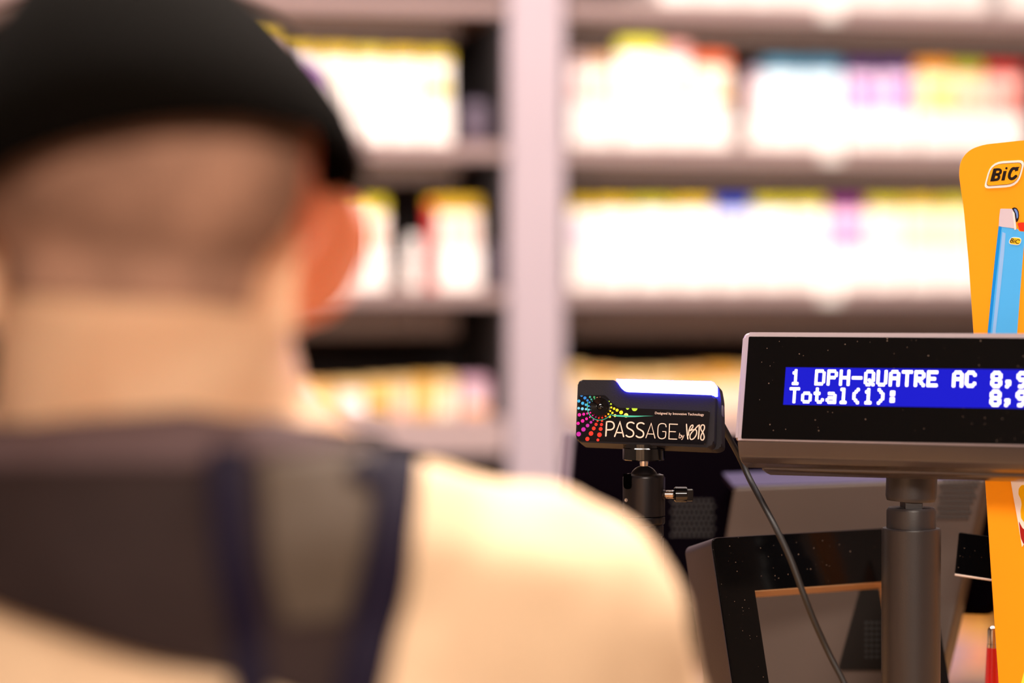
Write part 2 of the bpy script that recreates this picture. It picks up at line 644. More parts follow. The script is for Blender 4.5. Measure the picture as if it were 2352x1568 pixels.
# left bay, middle shelf
for i, (a, b, c, l) in enumerate([
        (690, 786, ('#f0c8c0', YE, '#d83a30'), 'pale pack with red panel behind the ear'),
        (790, 892, ('#f6e4dc', '#dcc820', '#f0c4a8'), 'wide white pack with yellow top just right of the ear'),
        (1004, 1108, ('#f6e2da', '#e6b818', '#f0c8b8'), 'wide white pack with amber-yellow top beside the black gap')]):
    pack(a, b, 456, 2, c, l + ' on the middle left shelf', 'packs on the middle left shelf', lidh=.17)
    tray(a, b, 2, 'white tray front under the ' + l)
tray(936, 966, 2, 'narrow white tray front without a pack in the black gap', h=.075)
xs = shelf_x(985, .058); xe = shelf_x(1003, .058)
M = SM @ Matrix.Translation((xs, .06, LEVELS[2] + .0004))
o = obj('carton_pack', BX(0, xe - xs, 0, .024, 0, .12, .001, 1), mat('card_c02020', '#c02020', .4), M=M)
tag(o, 'thin red pack left of the amber-topped pack on the middle left shelf', 'pack')
obj('lid', BX(0, xe - xs, 0, .024, .1202, .127, .001, 1), mat('card_e6b818', '#e6b818', .4), o)
# small dark item beside the left bay packs
o = obj('mauve_pouch', BX(0, .04, 0, .03, 0, .062, .012, 4), mat('pouch_mauve', '#54485a', .5), M=SM @ Matrix.Translation((shelf_x(1066, .05), .05, LEVELS[1] + .0004)))
tag(o, 'small mauve rounded pouch in the dark corner beside the lilac post', 'pouch')
o = obj('mauve_pouch', BX(0, .02, 0, .03, 0, .062, .008, 4), mat('pouch_mauve', '#54485a', .5), M=SM @ Matrix.Translation((shelf_x(1112, .05), .05, LEVELS[2] + .0004)))
tag(o, 'narrow mauve pouch right of the amber-topped pack', 'pouch')

# lower shelf (below eye level), both bays
AM, OR_, TA, PK = '#f0cb86', '#ecb970', '#e6c9a6', '#eec4c0'
lowL = [(650, 706, 885, ('#f0e6ea', AM, '#c8c4e6')), (708, 770, 880, (AM, OR_, '#e6a850')), (772, 842, 878, ('#f4e6e0', AM, '#ece2f2')),
        (844, 900, 873, ('#f0c468', AM, '#5c4c56')), (902, 950, 870, ('#f2dcc0', AM, '#eeb4a8')), (952, 998, 867, ('#f0c670', '#ecb858', '#e8b06c')),
        (1000, 1052, 865, ('#f4e2c4', AM, '#f6e8d6')), (1058, 1128, 868, ('#e4c2d0', '#d4a8c0', '#e8a95c'))]
for i, (a, b, t, c) in enumerate(lowL):
    l = 'lilac-pink pack with amber foot at the right end of the lower left shelf' if i == 7 else \
        ('cream pack' if c[0][1] == 'f' and c[0] not in ('#f0c468', '#f0c670') else 'amber pack') + ' with amber top, ' + ORD[7 - i] + ' from the right on the lower left shelf'
    pack(a, b, t, 3, c, l, 'packs on the lower left shelf', (.1, .9, .08, .3), z0=.0004, lidh=.25, depth=.07)
lowR = [(1308, 1352, 842, ('#f2dcc4', AM, '#f4e4d4')), (1354, 1420, 852, ('#f0d4a0', OR_, '#f4dcd0')), (1422, 1490, 857, ('#f2dcd0', AM, '#f0e2de')),
        (1492, 1560, 856, ('#f0d8bc', AM, '#f2dcd0')), (1562, 1630, 852, ('#eec878', OR_, '#f0d8c8')), (1632, 1700, 846, ('#f2d8b0', '#e8ab48', '#f2dccf')),
        (1702, 1770, 848, ('#f2dcc4', AM, '#f0dcd4')), (1772, 1842, 850, ('#f0d0a0', OR_, '#f0dcd4'))]
for i, (a, b, t, c) in enumerate(lowR):
    pack(a, b, t, 3, c, 'amber and cream pack, ' + ORD[i] + ' from the lilac post on the lower right shelf', 'packs on the lower right shelf', (.1, .9, .1, .5), z0=.0004, lidh=.28, depth=.07)
# low shelf seen between the terminal and the orange card
for i, (a, b, t, c) in enumerate([(2090, 2160, 1412, ('#e6b878', OR_, '#e8c4b0')), (2162, 2228, 1412, ('#f0b4a4', '#e8a860', '#a898b4')),
                                  (2230, 2296, 1408, ('#e8c080', '#e09a40', '#e8988c'))]):
    pack(a, b, t, 5, c, 'amber and pink pack, ' + ORD[i] + ' from the left in the gap beside the orange display card', 'packs on the low right shelf', (.1, .9, .1, .5), z0=.0004, lidh=.3, depth=.07)
z5 = shelf_z(2268, 1560, .03) - LEVELS[5]

# ------------------------------------------------------------------ counter
CZ = 1.06
ct = thing('counter', 'shop counter with light wood top carrying the till', 'counter', Matrix.Translation((.35, 1.8, 0)))
obj('worktop', BX(-1.3, 1.9, 1.44, 2.4, CZ - .035, CZ, .004), M_oak, ct, world=True)
obj('front_panel', BX(-1.28, 1.88, 1.47, 1.5, 0, CZ - .035), M_counter, ct, world=True)
obj('side_panel', BX(-1.28, -1.25, 1.5, 2.38, 0, CZ - .035), M_counter, ct, world=True)
obj('side_panel', BX(1.85, 1.88, 1.5, 2.38, 0, CZ - .035), M_counter, ct, world=True)

# ------------------------------------------------------------------ age check camera
Q = 6.72
zx = lambda x, y: (1310 + x / Q, 860 + y / Q)
dv = Plane(1482, 950, 1.770, -15.7, 13.4, 1.6)


def dpl(pts, off=0.0):
    return [dv.uv(*zx(x, y), off) for x, y in pts]


dev = thing('age_check_camera', 'small black age-check camera with glowing bar and rainbow dots on a ball head', 'camera', dv.M)
body_px = [(118, 80), (690, 84), (830, 268), (2235, 318), (2215, 1130), (80, 1040)]
bp = rpoly(dpl(body_px), [.0035, .002, .004, .0025, .005, .005], 6)
obj('body', PR(bp, 0, .021, .0016, 3), M_black, dev)
rear = rpoly(dpl([(130, 74), (2250, 118), (2290, 340), (2300, 1080), (2215, 1125), (90, 1036)]), .003, 5)
obj('rear_shell', PR(rear, .0095, .0235, .001, 2), M_black, dev)
M_led = mat('led_diffuser', '#e8e8ff', .3, emit=(.028, .032, 1.0), estr=75.0)
lb = rpoly(dpl([(712, 78), (2195, 116), (2240, 150), (2240, 306), (868, 268), (800, 225)]), [.0005, .002, .001, .0005, .001, .002], 4)
obj('light_bar', PR(lb, -.0022, .0094, .0012, 2), M_led, dev, label='glowing blue-white light bar')
M_label = mat('glossy_label', '#07070c', .1, coat=.2)
lab_px = [(140, 322), (522, 318), (560, 338), (660, 455), (735, 512), (2160, 568), (2105, 1078), (96, 1012)]
obj('label_plate', PR(rpoly(dpl(lab_px, .0006), [.001, .0008, .001, .002, .002, .001, .002, .002], 5), -.0009, .0004, .0004, 2), M_label, dev, label='glossy black label plate')
# lens
lx, lz = dv.uv(*zx(462, 497), .0012)
bm = LT([(0, .0003), (.0022, .0003), (.0026, .0009), (.0036, .0011), (.0068, .0016), (.0072, .0010), (.0072, 0), (0, 0)], 32, M=Matrix.Translation((lx, -.0009, lz)) @ Matrix.Rotation(R(90), 4, 'X') @ Matrix.Scale(1.0, 4))
ln = obj('lens', bm, M_gloss, dev)
obj('lens_glass', LT([(0, .0012), (.0012, .001), (.0019, .0005), (.0019, 0), (0, 0)], 24, M=Matrix.Translation((lx, -.0013, lz)) @ Matrix.Rotation(R(90), 4, 'X')), M_gloss, ln)
# printed dots
DC = {'b': '#1f73c4', 'c': '#2f9ad6', 'l': '#63b4dc', 'm': '#e6149a', 'p': '#a01a98', 'r': '#ec2a1c', 'o': '#f07a1c', 'y': '#f2d41c', 'n': '#f2ee70', 'g': '#9cc62c', 'e': '#2f8a58', 't': '#2c8c8c', 's': '#e8a878', 'k': '#203a78'}
dots = '''224 360 24 b;303 345 17 t;324 382 14 t;368 347 16 e;375 376 13 e;416 362 14 s;458 356 13 s;416 392 11 s;452 384 10 s;500 360 9 p;540 378 9 e;130 408 24 c;190 442 24 c;240 465 19 c;264 398 19 b;296 428 15 b;284 485 14 c;318 497 12 b;346 470 9 k;330 452 10 k;346 508 8 k;344 414 12 t;128 518 20 l;185 527 23 l;240 533 18 l;287 541 15 l;324 541 12 l;139 620 26 m;206 611 22 m;260 600 15 m;308 588 13 m;344 578 9 m;372 572 9 m;400 590 9 m;374 610 13 m;345 630 11 m;412 629 13 p;432 604 8 p;392 655 11 p;300 658 13 m;250 682 21 m;354 700 14 p;189 714 27 m;120 752 24 m;318 735 21 p;266 786 28 p;202 845 34 p;128 917 36 p;455 635 14 r;497 629 13 r;440 670 14 r;492 665 15 r;420 714 16 r;488 713 17 r;397 768 24 r;480 770 24 r;361 830 29 r;468 838 29 r;319 908 35 r;449 928 35 r;263 992 32 r;425 1008 22 r;528 580 10 o;536 607 12 o;544 643 15 o;500 603 11 o;550 551 9 y;564 520 8 n;566 487 8 n;560 452 9 g;588 450 12 g;627 454 14 g;595 494 13 y;631 507 16 y;587 539 12 y;675 526 19 y;616 561 15 y;567 577 13 y;722 549 23 y;649 590 17 y;587 609 16 y;784 583 29 y;690 632 22 n;609 650 18 y;860 628 34 n;570 410 13 g;600 412 9 g;540 422 9 g'''
cols = sorted(DC)
bm = bmesh.new()
for rec in dots.split(';'):
    x, y, r, c = rec.split()
    u, v = dv.uv(*zx(float(x), float(y)), .0011)
    u2, v2 = dv.uv(*zx(float(x) + float(r), float(y)), .0011)
    disc(bm, u, v, math.hypot(u2 - u, v2 - v), -.00105, 16, cols.index(c))
for (x, y, r, c, flip) in ((992, 519, 44, 'g', 1), (884, 517, 24, 'g', 1), (174, 322, 20, 'b', 1)):
    u, v = dv.uv(*zx(x, y), .0011)
    rr = r / Q / FPX * 1.77 * 1.05
    flat(bm, [(u + rr * math.cos(a * math.pi / 10), v - rr * math.sin(a * math.pi / 10)) for a in range(11)], -.00105, cols.index(c))
obj('printed_dots', bm, [mat('dot_ink_' + c, DC[c], .35, var=.02) for c in cols], dev, smooth=False, label='rainbow swirl of printed dots')
# teal reflection on the label, painted as a flat swoosh
M_teal = mat('teal_reflection_paint', '#3fae94', .3, var=.1)
bm = bmesh.new()
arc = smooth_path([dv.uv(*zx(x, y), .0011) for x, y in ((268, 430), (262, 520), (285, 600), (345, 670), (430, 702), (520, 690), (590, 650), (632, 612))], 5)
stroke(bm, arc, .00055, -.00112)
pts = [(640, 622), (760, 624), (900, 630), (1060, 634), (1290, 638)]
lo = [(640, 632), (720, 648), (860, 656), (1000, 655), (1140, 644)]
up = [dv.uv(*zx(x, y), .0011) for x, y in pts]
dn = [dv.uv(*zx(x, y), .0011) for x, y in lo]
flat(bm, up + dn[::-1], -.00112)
obj('teal_reflection', bm, M_teal, dev, smooth=False)
# lettering
M_ink = mat('cream_ink', '#d9bfae', .4, var=.02)
bm = bmesh.new()
px1 = 1 / Q / FPX * 1.77


def ST(pts, wd, cr=True):
    p = [dv.uv(*zx(x, y), .0011) for x, y in pts]
    stroke(bm, smooth_path(p, 4) if cr else p, wd * px1, -.00106)


ST([(548, 945), (560, 727)], 22, False)
ST([(560, 727), (615, 724), (655, 738), (675, 775), (668, 820), (630, 848), (556, 852)], 22)
ST([(684, 952), (766, 732), (822, 955)], 22, False); ST([(708, 894), (806, 897)], 20, False)
for dx, dy in ((0, 0), (155, 8)):
    ST([(980 + dx, 752 + dy), (950 + dx, 737 + dy), (910 + dx, 739 + dy), (880 + dx, 760 + dy), (874 + dx, 798 + dy), (892 + dx, 826 + dy), (930 + dx, 846 + dy), (965 + dx, 872 + dy), (976 + dx, 910 + dy), (962 + dx, 945 + dy), (928 + dx, 961 + dy), (890 + dx, 957 + dy), (862 + dx, 938 + dy)], 22)
ST([(1166, 974), (1248, 752), (1306, 980)], 13, False); ST([(1190, 914), (1288, 918)], 12, False)
ST([(1478, 805), (1470, 772), (1440, 757), (1400, 756), (1368, 775), (1354, 815), (1350, 880), (1352, 940), (1370, 975), (1400, 988), (1435, 985), (1462, 968), (1472, 930), (1474, 882)], 13)
ST([(1474, 880), (1424, 878)], 12, False)
ST([(1655, 768), (1530, 762), (1521, 992), (1642, 996)], 13, False); ST([(1526, 878), (1624, 882)], 12, False)
ST([(1686, 903), (1676, 978)], 8, False)
ST([(1680, 940), (1694, 930), (1710, 938), (1712, 960), (1700, 976), (1677, 976)], 8)
ST([(1722, 936), (1737, 980)], 8, False); ST([(1754, 936), (1737, 980), (1724, 1001), (1714, 1002)], 8, False)
ST([(1793, 768), (1798, 850), (1806, 940), (1814, 992)], 17)
ST([(1822, 935), (1832, 860), (1855, 800), (1885, 778), (1894, 795), (1878, 830), (1846, 865), (1880, 853), (1930, 848), (1950, 880), (1940, 935), (1905, 985), (1868, 1000), (1848, 980), (1850, 930), (1880, 885), (1925, 840), (1968, 790), (1990, 778)], 15)
ST([(1990, 778), (1988, 850), (1982, 920), (1976, 988)], 18)
ST([(2010, 820), (2022, 785), (2050, 775), (2070, 795), (2066, 840), (2040, 890), (2018, 940), (2012, 985), (2030, 1008), (2055, 1000), (2066, 960), (2050, 900), (2022, 860), (2012, 825)], 15)
obj('lettering', bm, M_ink, dev, smooth=False)
obj('small_lettering', text_on(dv, 'Designed by Innovative Technology', zx(1310, 626), zx(2065, 652), zx(1312, 578), .00106), M_ink, dev, smooth=False)
# side button and port on the right flank
u0, v0 = dv.uv(*zx(2290, 420)); u1, v1 = dv.uv(*zx(2290, 590))
obj('side_button', BX(u0 - .003, u0 + .0009, .012, .019, v1, v0, .0006), M_grey, dev)

# ------------------------------------------------------------------ ball head on a post
BY = 1.778
bx = P(1479, 1100, BY)
zz = lambda y: P(1479, y, BY).z
pxm = BY / FPX
bh = thing('ball_head_stand', 'black ball head with side locking knob on a post, under the age-check camera', 'stand', Matrix.Translation((bx.x, bx.y, CZ)))


def bz(y):
    return zz(y) - CZ


obj('platform', LT([(0, bz(1056)), (.0150, bz(1056)), (.0156, bz(1054)), (.0156, bz(1029)), (.0150, bz(1027)), (.0150, bz(1025.5)), (.0150, bz(1018)), (0, bz(1018))], 48), M_gloss, bh)
obj('stem', LT([(0, bz(1090)), (.0026, bz(1090)), (.0026, bz(1076)), (.0033, bz(1064)), (.0033, bz(1055)), (0, bz(1055))], 24), M_chrome, bh, label='chrome stem')
cz_ = bz(1102)
obj('ball', LT([(.0108 * math.sin(a * math.pi / 16), cz_ - .0108 * math.cos(a * math.pi / 16)) for a in range(17)], 32), M_anod, bh)
hs = .0156
bm = LT([(0, bz(1183)), (hs, bz(1183)), (hs, bz(1096)), (hs - .0012, bz(1090)), (.0112, bz(1087)), (.0105, bz(1092)), (0.0100, bz(1100)), (0, bz(1110))], 48)
hou = obj('housing', bm, M_anod, bh)
# slot in the housing's left flank: dark inset
sl = rpoly([(-hs * .93 - .001, bz(1120)), (-hs * .63, bz(1120)), (-hs * .63, bz(1086)), (-hs * .93 - .001, bz(1086))], [.003, .003, 0, 0], 5)
obj('tilt_slot', PR(sl, -.0126, -.0075, .0003, 1), mat('slot_black', '#020202', .9, spec=0), hou)
obj('grub_screw', LT([(0, 0), (.0014, 0), (.0014, .0006), (.0008, .0006), (.0008, .0001), (0, .0001)], 16, M=Matrix.Translation((-.0133, -.0084, bz(1146))) @ Matrix.Rotation(R(-32), 4, 'Z') @ Matrix.Rotation(R(90), 4, 'X')), M_chrome, hou)
obj('collar_ring', LT([(0, bz(1204)), (.0146, bz(1204)), (hs - .0002, bz(1201)), (hs, bz(1198)), (hs, bz(1187)), (hs - .0006, bz(1185)), (0, bz(1185))], 48), M_anod, bh)
obj('post', LT([(0, .006), (.0146, .006), (.0146, bz(1236)), (.014, bz(1234)), (.014, bz(1231)), (.0146, bz(1229)), (.0146, bz(1208)), (.0142, bz(1205)), (0, bz(1205))], 48), M_anod, bh)
obj('base_plate', LT([(0, 0), (.045, 0), (.045, .004), (.043, .006), (0, .006)], 48), M_anod, bh)
kn = Matrix.Translation((hs - .001, 0, bz(1135))) @ Matrix.Rotation(R(90), 4, 'Y')
prof = [(0, 0)]
for k in range(7):
    prof += [(.0029, .001 * k), (.0034, .001 * k + .0005)]
prof += [(.003, .0078), (0, .0078)]
obj('knob_screw', LT(prof, 20, M=kn), M_chrome, bh, label='threaded chrome screw')
obj('locking_knob', LT([(0, .0075), (.0045, .0075), (.0056, .0085), (.0056, .0165), (.0052, .0172), (0, .0172)], 28, M=kn), M_gloss, bh)
obj('knob_wing', BX(.0305, .0362, -.0022, .0022, bz(1135) - .0050, bz(1135) + .0040, .0008), M_gloss, bh)

# ------------------------------------------------------------------ camera cable
cpts = [P(1644, 958, 1.777), P(1655, 970, 1.779), P(1672, 1000, 1.785), P(1700, 1052, 1.788), P(1722, 1100, 1.778), P(1750, 1152, 1.755), P(1782, 1212, 1.735),
        P(1815, 1282, 1.725), P(1845, 1362, 1.720), P(1872, 1430, 1.720), P(1905, 1502, 1.720), P(1942, 1575, 1.712), P(1962, 1640, 1.70), P(1975, 1740, 1.69)]
cpts.append(Vector((cpts[-1].x + .002, 1.68, CZ + .03)))
cpts.append(Vector((cpts[-1].x - .01, 1.66, CZ + .0028)))
cpts.append(Vector((cpts[-1].x - .08, 1.62, CZ + .0028)))
cb = obj('cable', tube(bmesh.new(), [Vector(p) for p in smooth_path(cpts, 6)], .0023, 12), M_cable)
tag(cb, 'black cable running from the age-check camera down past the glossy frame', 'cable')

# ------------------------------------------------------------------ customer display on its pole
cd = Plane(1700, 900, 1.757, -21.5, 15.0, 0.0)
disp = thing('customer_display', 'grey pole-mounted price display with lit blue two-line screen', 'display', cd.M)
uL = cd.uv(1697, 900)[0]
vT = cd.uv(1800, 763)[1]
vG = cd.uv(1800, 1013)[1]
uR = uL + .262
hp = rpoly([(uL, vG), (uR, vG), (uR, vT), (uL, vT)], [.002, .002, .005, .005], 6)
M_hous = mat('display_housing', '#958a90', .25, bump=.04, bscale=900)
M_hshade = mat('display_housing_shaded', '#383337', .25, bump=.04, bscale=900)  # housing grey darkened: shade below the bezel put into the colour
obj('bezel', PR(hp, 0, .03, .0022, 3), M_hous, disp)
bm = bmesh.new()
prism(bm, [(.0006, vG), (.030, vG), (.030, vG - .0145), (.016, vG - .0135), (.0085, vG - .0105)], uL + .001, uR - .001)
for v in bm.verts:
    v.co = Vector((v.co.y, v.co.x, v.co.z))
bmesh.ops.bevel(bm, geom=list(bm.edges), offset=.0015, segments=2, affect='EDGES', profile=.5)
obj('lower_lip', bm, M_hshade, disp)
obj('rear_cover', BX(uL + .012, uR - .012, .027, .048, vG - .0165, vT - .012, .004), M_hshade, disp)
gl = rpoly(cd.poly([(1722, 773), (1700, 1010)], 0) and [(uL + .0045, vG + .0012), (uR - .0045, vG + .0012), (uR - .0045, vT - .0034), (uL + .0045, vT - .0034)], .001, 3)
gp = obj('display_glass', PR(gl, -.0004, .002), M_glass, disp)
wl = cd.uv(1802, 885, .0006)[0]
wt = cd.uv(1805, 843, .0006)[1]
wb = cd.uv(1799, 929, .0006)[1]
c0 = cd.uv(1827.5, 866, .0006)
c18 = cd.uv(2348, 880, .0006)
pit = (c18[0] - c0[0]) / 18
M_blue = mat('lcd_blue', '#03052a', .7, spec=.05, emit=(.006, .006, .60), estr=1.0)
wp = [(wl, wb), (wl + pit * 20.9, wb), (wl + pit * 20.9, wt), (wl, wt)]
obj('lit_window', PR(wp, -.0006, -.0003), M_blue, gp, smooth=False, label='lit blue screen window')
G = {'1': '00100 01100 00100 00100 00100 00100 01110', 'D': '11110 10001 10001 10001 10001 10001 11110', 'P': '11110 10001 10001 11110 10000 10000 10000',
     'H': '10001 10001 10001 11111 10001 10001 10001', '-': '00000 00000 00000 11111 00000 00000 00000', 'Q': '01110 10001 10001 10001 10101 10010 01101',
     'U': '10001 10001 10001 10001 10001 10001 01110', 'A': '01110 10001 10001 11111 10001 10001 10001', 'T': '11111 00100 00100 00100 00100 00100 00100',
     'R': '11110 10001 10001 11110 10100 10010 10001', 'E': '11111 10000 10000 11110 10000 10000 11111', 'C': '01110 10001 10000 10000 10000 10001 01110',
     '8': '01110 10001 10001 01110 10001 10001 01110', ',': '00000 00000 00000 00000 01100 00100 01000', '9': '01110 10001 10001 01111 00001 00010 01100',
     'o': '00000 00000 01110 10001 10001 10001 01110', 't': '01000 01000 11100 01000 01000 01001 00110', 'a': '00000 00000 01110 00001 01111 10001 01111',
     'l': '01100 00100 00100 00100 00100 00100 01110', '(': '00010 00100 01000 01000 01000 00100 00010', ')': '01000 00100 00010 00010 00010 00100 01000',
     ':': '00000 01100 01100 00000 01100 01100 00000'}
bm = bmesh.new()
lines = [('1 DPH-QUATRE AC 8,9', 866), ('Total(1):       8,9', 907.5)]
for li, (s_, ypx) in enumerate(lines):
    vc = cd.uv(1840, ypx, .0006)[1]
    cw = pit * .155
    chh = (wt - wb) * .5 * .80 / 7
    for ci, ch in enumerate(s_):
        if ch == ' ':
            continue
        uc = c0[0] + pit * ci
        for r_, row in enumerate(G[ch].split()):
            for q_, bit in enumerate(row):
                if bit == '1':
                    x = uc + (q_ - 2) * cw
                    z = vc + (3 - r_) * chh
                    hx, hz = cw * .68, chh * .66
                    flat(bm, rpoly([(x - hx, z - hz), (x + hx, z - hz), (x + hx, z + hz), (x - hx, z + hz)], .35 * cw, 2), -.00066 - 1e-6 * ((q_ + r_) % 2))
M_lcdw = mat('lcd_white', '#ffffff', .4, emit=(.95, .95, 1.0), estr=1.6)
obj('lit_lettering', bm, M_lcdw, gp, smooth=False, label='white dot-matrix characters')
# pole
PY = 1.775
px0 = P(2093, 1200, PY)
pole = thing('display_pole', 'dark grey round pole with hinged neck under the price display', 'pole', Matrix.Translation((px0.x, px0.y, CZ)))
pz = lambda y: P(2093, y, PY).z - CZ
pr = 64.5 * PY / FPX
obj('base_plate', LT([(0, 0), (.038, 0), (.038, .006), (.034, .01), (0, .01)], 48), M_pole, pole)
obj('tube', LT([(0, .009), (pr + .001, .009), (pr + .001, pz(1216)), (pr + .0002, pz(1212)), (0, pz(1212))], 48), M_pole, pole)
obj('upper_sleeve', LT([(0, pz(1216)), (pr - .0025, pz(1216)), (pr - .0025, pz(1172)), (pr - .004, pz(1165)), (0, pz(1165))], 48), M_pole, pole)
obj('hinge_block', BX(-.0065, .0065, -pr * .6, pr * .6, pz(1170), pz(1135), .001), M_pole, pole)
nM = Matrix.Translation((.0, .002, pz(1150))) @ Matrix.Rotation(R(2), 4, 'Y')
obj('neck', LT([(0, 0), (pr - .003, 0), (pr - .002, .003), (pr - .002, .033), (pr - .004, .038), (0, .038)], 48, M=nM), M_pole, pole)

# ------------------------------------------------------------------ glossy black frame device
fr = Plane(1632, 1236, 1.790, 29.0, 15.5, 0.0)
frm = thing('glossy_frame_stand', 'black glass bezel with open centre and grey sides in front of the till screen', 'frame stand', fr.M)
b0 = fr.uv(1632, 1236)
t0 = (0, 0)
W_, H_ = fr.uv(2157, 1440)[0], .205
o4 = [(0, -H_), (W_, -H_), (W_, 0), (0, 0)]
iu, iv = fr.uv(1731, 1356)
iu2, ib = fr.uv(2102, 1440)[0], -H_ + .035


def frame_mesh(outer, inner, y0, y1, mi=0):
    bm = bmesh.new()
    n = len(outer)
    A = [bm.verts.new((x, y0, z)) for x, z in outer]; B = [bm.verts.new((x, y0, z)) for x, z in inner]
    C_ = [bm.verts.new((x, y1, z)) for x, z in outer]; D = [bm.verts.new((x, y1, z)) for x, z in inner]
    for i in range(n):
        j = (i + 1) % n
        bm.faces.new((A[i], A[j], B[j], B[i])); bm.faces.new((C_[i], D[i], D[j], C_[j]))
        bm.faces.new((A[i], C_[i], C_[j], A[j])); bm.faces.new((B[i], B[j], D[j], D[i]))
    for f in bm.faces:
        f.material_index = mi
    return bm


inn = [(iu, ib), (iu2, ib), (iu2, iv), (iu, iv)]
rr_ = rpoly(o4, .006, 6)
ri = []
for i, (a, b) in enumerate(inn):
    ri += [(a, b)] * 7
# glass front: outline with rounded corners, straight inner opening
bm = bmesh.new()
for a, b in (((0, -H_), (iu, 0)), ((iu2, -H_), (W_, 0)), ((iu, iv), (iu2, 0)), ((iu, -H_), (iu2, ib))):
    pass
A = [bm.verts.new((x, -.0015, z)) for x, z in rr_]
A2 = [bm.verts.new((x, .0, z)) for x, z in rr_]
Bv = [bm.verts.new((x, -.0015, z)) for x, z in inn]
B2 = [bm.verts.new((x, .0, z)) for x, z in inn]
n = len(rr_)
for i in range(n):
    j = (i + 1) % n
    ci, cj = (i // 7), (j // 7)
    bm.faces.new((A[i], A2[i], A2[j], A[j]))
    if ci == cj:
        bm.faces.new((A[i], A[j], Bv[ci])); bm.faces.new((A2[j], A2[i], B2[ci]))
    else:
        bm.faces.new((A[i], A[j], Bv[cj], Bv[ci])); bm.faces.new((A2[j], A2[i], B2[ci], B2[cj]))
for i in range(4):
    j = (i + 1) % 4
    bm.faces.new((Bv[i], Bv[j], B2[j], B2[i]))
bmesh.ops.bevel(bm, geom=[e for e in bm.edges if all(v in A for v in e.verts)], offset=.0007, segments=2, affect='EDGES', profile=.5)
obj('front_glass', bm, M_glass, frm, label='dusty black glass front')
M_fside = mat('frame_side_grey', '#342b31', .42, bump=.05, bscale=900)
M_finn = mat('frame_inner_lit_tan', '#b08d6a', .45)  # light from below on the inner edge, painted in as tan
bm = frame_mesh([(-.0005, -H_ - .0005), (W_ + .0005, -H_ - .0005), (W_ + .0005, .0004), (-.0005, .0004)], inn, .0002, .036)
bmesh.ops.bevel(bm, geom=[e for e in bm.edges if abs(e.verts[0].co.x - e.verts[1].co.x) < 1e-6 and abs(e.verts[0].co.z - e.verts[1].co.z) < 1e-6 and (e.verts[0].co.z > -.01 or e.verts[0].co.z < -H_ + .01)], offset=.006, segments=4, affect='EDGES', profile=.5)
hf = obj('frame_housing', bm, M_fside, frm)
obj('inner_rim', frame_mesh(inn, [(iu + .0008, ib + .0008), (iu2 - .0008, ib + .0008), (iu2 - .0008, iv - .0008), (iu + .0008, iv - .0008)], .0003, .0355), M_finn, frm, label='inner edge of the opening with light painted in tan')
# foot down to the counter
fl = fr.M @ Vector((W_ / 2 - .032, .018, -H_))
bm = bmesh.new()
tube(bm, [fl + Vector((0, 0, .01)), Vector((fl.x, fl.y, CZ + .004))], .016, 20)
box(bm, fl.x - .06, fl.x + .016, fl.y - .015, fl.y + .07, CZ + .0002, CZ + .005, .001)
obj('foot', bm, M_fside, frm, world=True)

# ------------------------------------------------------------------ till screen seen from behind
ts = Plane(1322, 992, 2.08, -17.0, 17.0, 0.0)
till = thing('till_terminal', 'large black till screen seen from behind with taupe rear housing and vents', 'till', ts.M)
tu, tb = ts.uv(2288, 1040)
vb_ = ts.uv(2240, 1398)[1]
sl = [(0, vb_), (tu, vb_), (tu, 0), (0, 0)]
M_screen = mat('till_black', '#050306', .9, spec=0)
M_edge = mat('till_edge', '#5a4e5c', .4)
obj('screen_slab', PR(rpoly(sl, .008, 5), 0, .03, .003, 2), M_screen, till)
bm = BX(-.011, 0, -.002, .032, sl[0][1], 0, .003, 2)
obj('side_trim', bm, M_edge, till)
O = .045
hx = lambda x, y: ts.uv(x, y, O)
hump = [hx(1604, 1600), hx(2150, 1600), hx(2268, 1096), hx(1684, 1116)]
bmh = bmesh.new()
prism(bmh, hump, -O, 0)
bmesh.ops.bevel(bmh, geom=list(bmh.edges), offset=.004, segments=2, affect='EDGES', profile=.5)
obj('rear_housing', bmh, M_taupe, till)
bm = bmesh.new()
fa = [hx(1684, 1115), hx(2266, 1097)]
ba = [ts.uv(1660, 1086, .012), ts.uv(2276, 1064, .012)]
vv = [bm.verts.new((fa[0][0], -O + .002, fa[0][1])), bm.verts.new((fa[1][0], -O + .002, fa[1][1])), bm.verts.new((ba[1][0], -.012, ba[1][1])), bm.verts.new((ba[0][0], -.012, ba[0][1]))]
v2 = [bm.verts.new(v.co + Vector((0, .008, -.004))) for v in vv]
bm.faces.new(vv); bm.faces.new(v2[::-1])
for a_ in range(4):
    bm.faces.new((vv[a_], v2[a_], v2[(a_ + 1) % 4], vv[(a_ + 1) % 4]))
obj('top_ledge', bm, mat('till_ledge', '#2a2140', .45), till, label='top ledge with violet light in its colour')  # violet light on the till's top put into the ledge colour
O2 = O + .0008
obj('recessed_panel', PR([ts.uv(x, y, O2) for x, y in ((1924, 1538), (2136, 1538), (2150, 1352), (1975, 1352))], -O2, -O + .0005), mat('panel_dark', '#0f0a07', .8, spec=.1), till)
hol = mat('vent_hole', '#060505', .8)
bm = bmesh.new()
for i in range(9):
    for j in range(9):
        x, y = 2166 + i * 11 - j * 1.5 + (j % 2) * 5, 1090 + j * 12
        if x < 2252 - j * 3:
            u, v = ts.uv(x, y, O2)
            disc(bm, u, v, .0014, -O2, 8)
obj('vent', bm, hol, till, smooth=False, kind='stuff')
bm = bmesh.new()
for i in range(9):
    for j in range(7):
        u, v = ts.uv(1545 + i * 11 + (j % 2) * 5, 1150 + j * 13, .0005)
        disc(bm, u, v, .0014, -.0006, 8)
obj('vent', bm, mat('vent_grey', '#1e191a', .6), till, smooth=False, kind='stuff')
bm = bmesh.new()
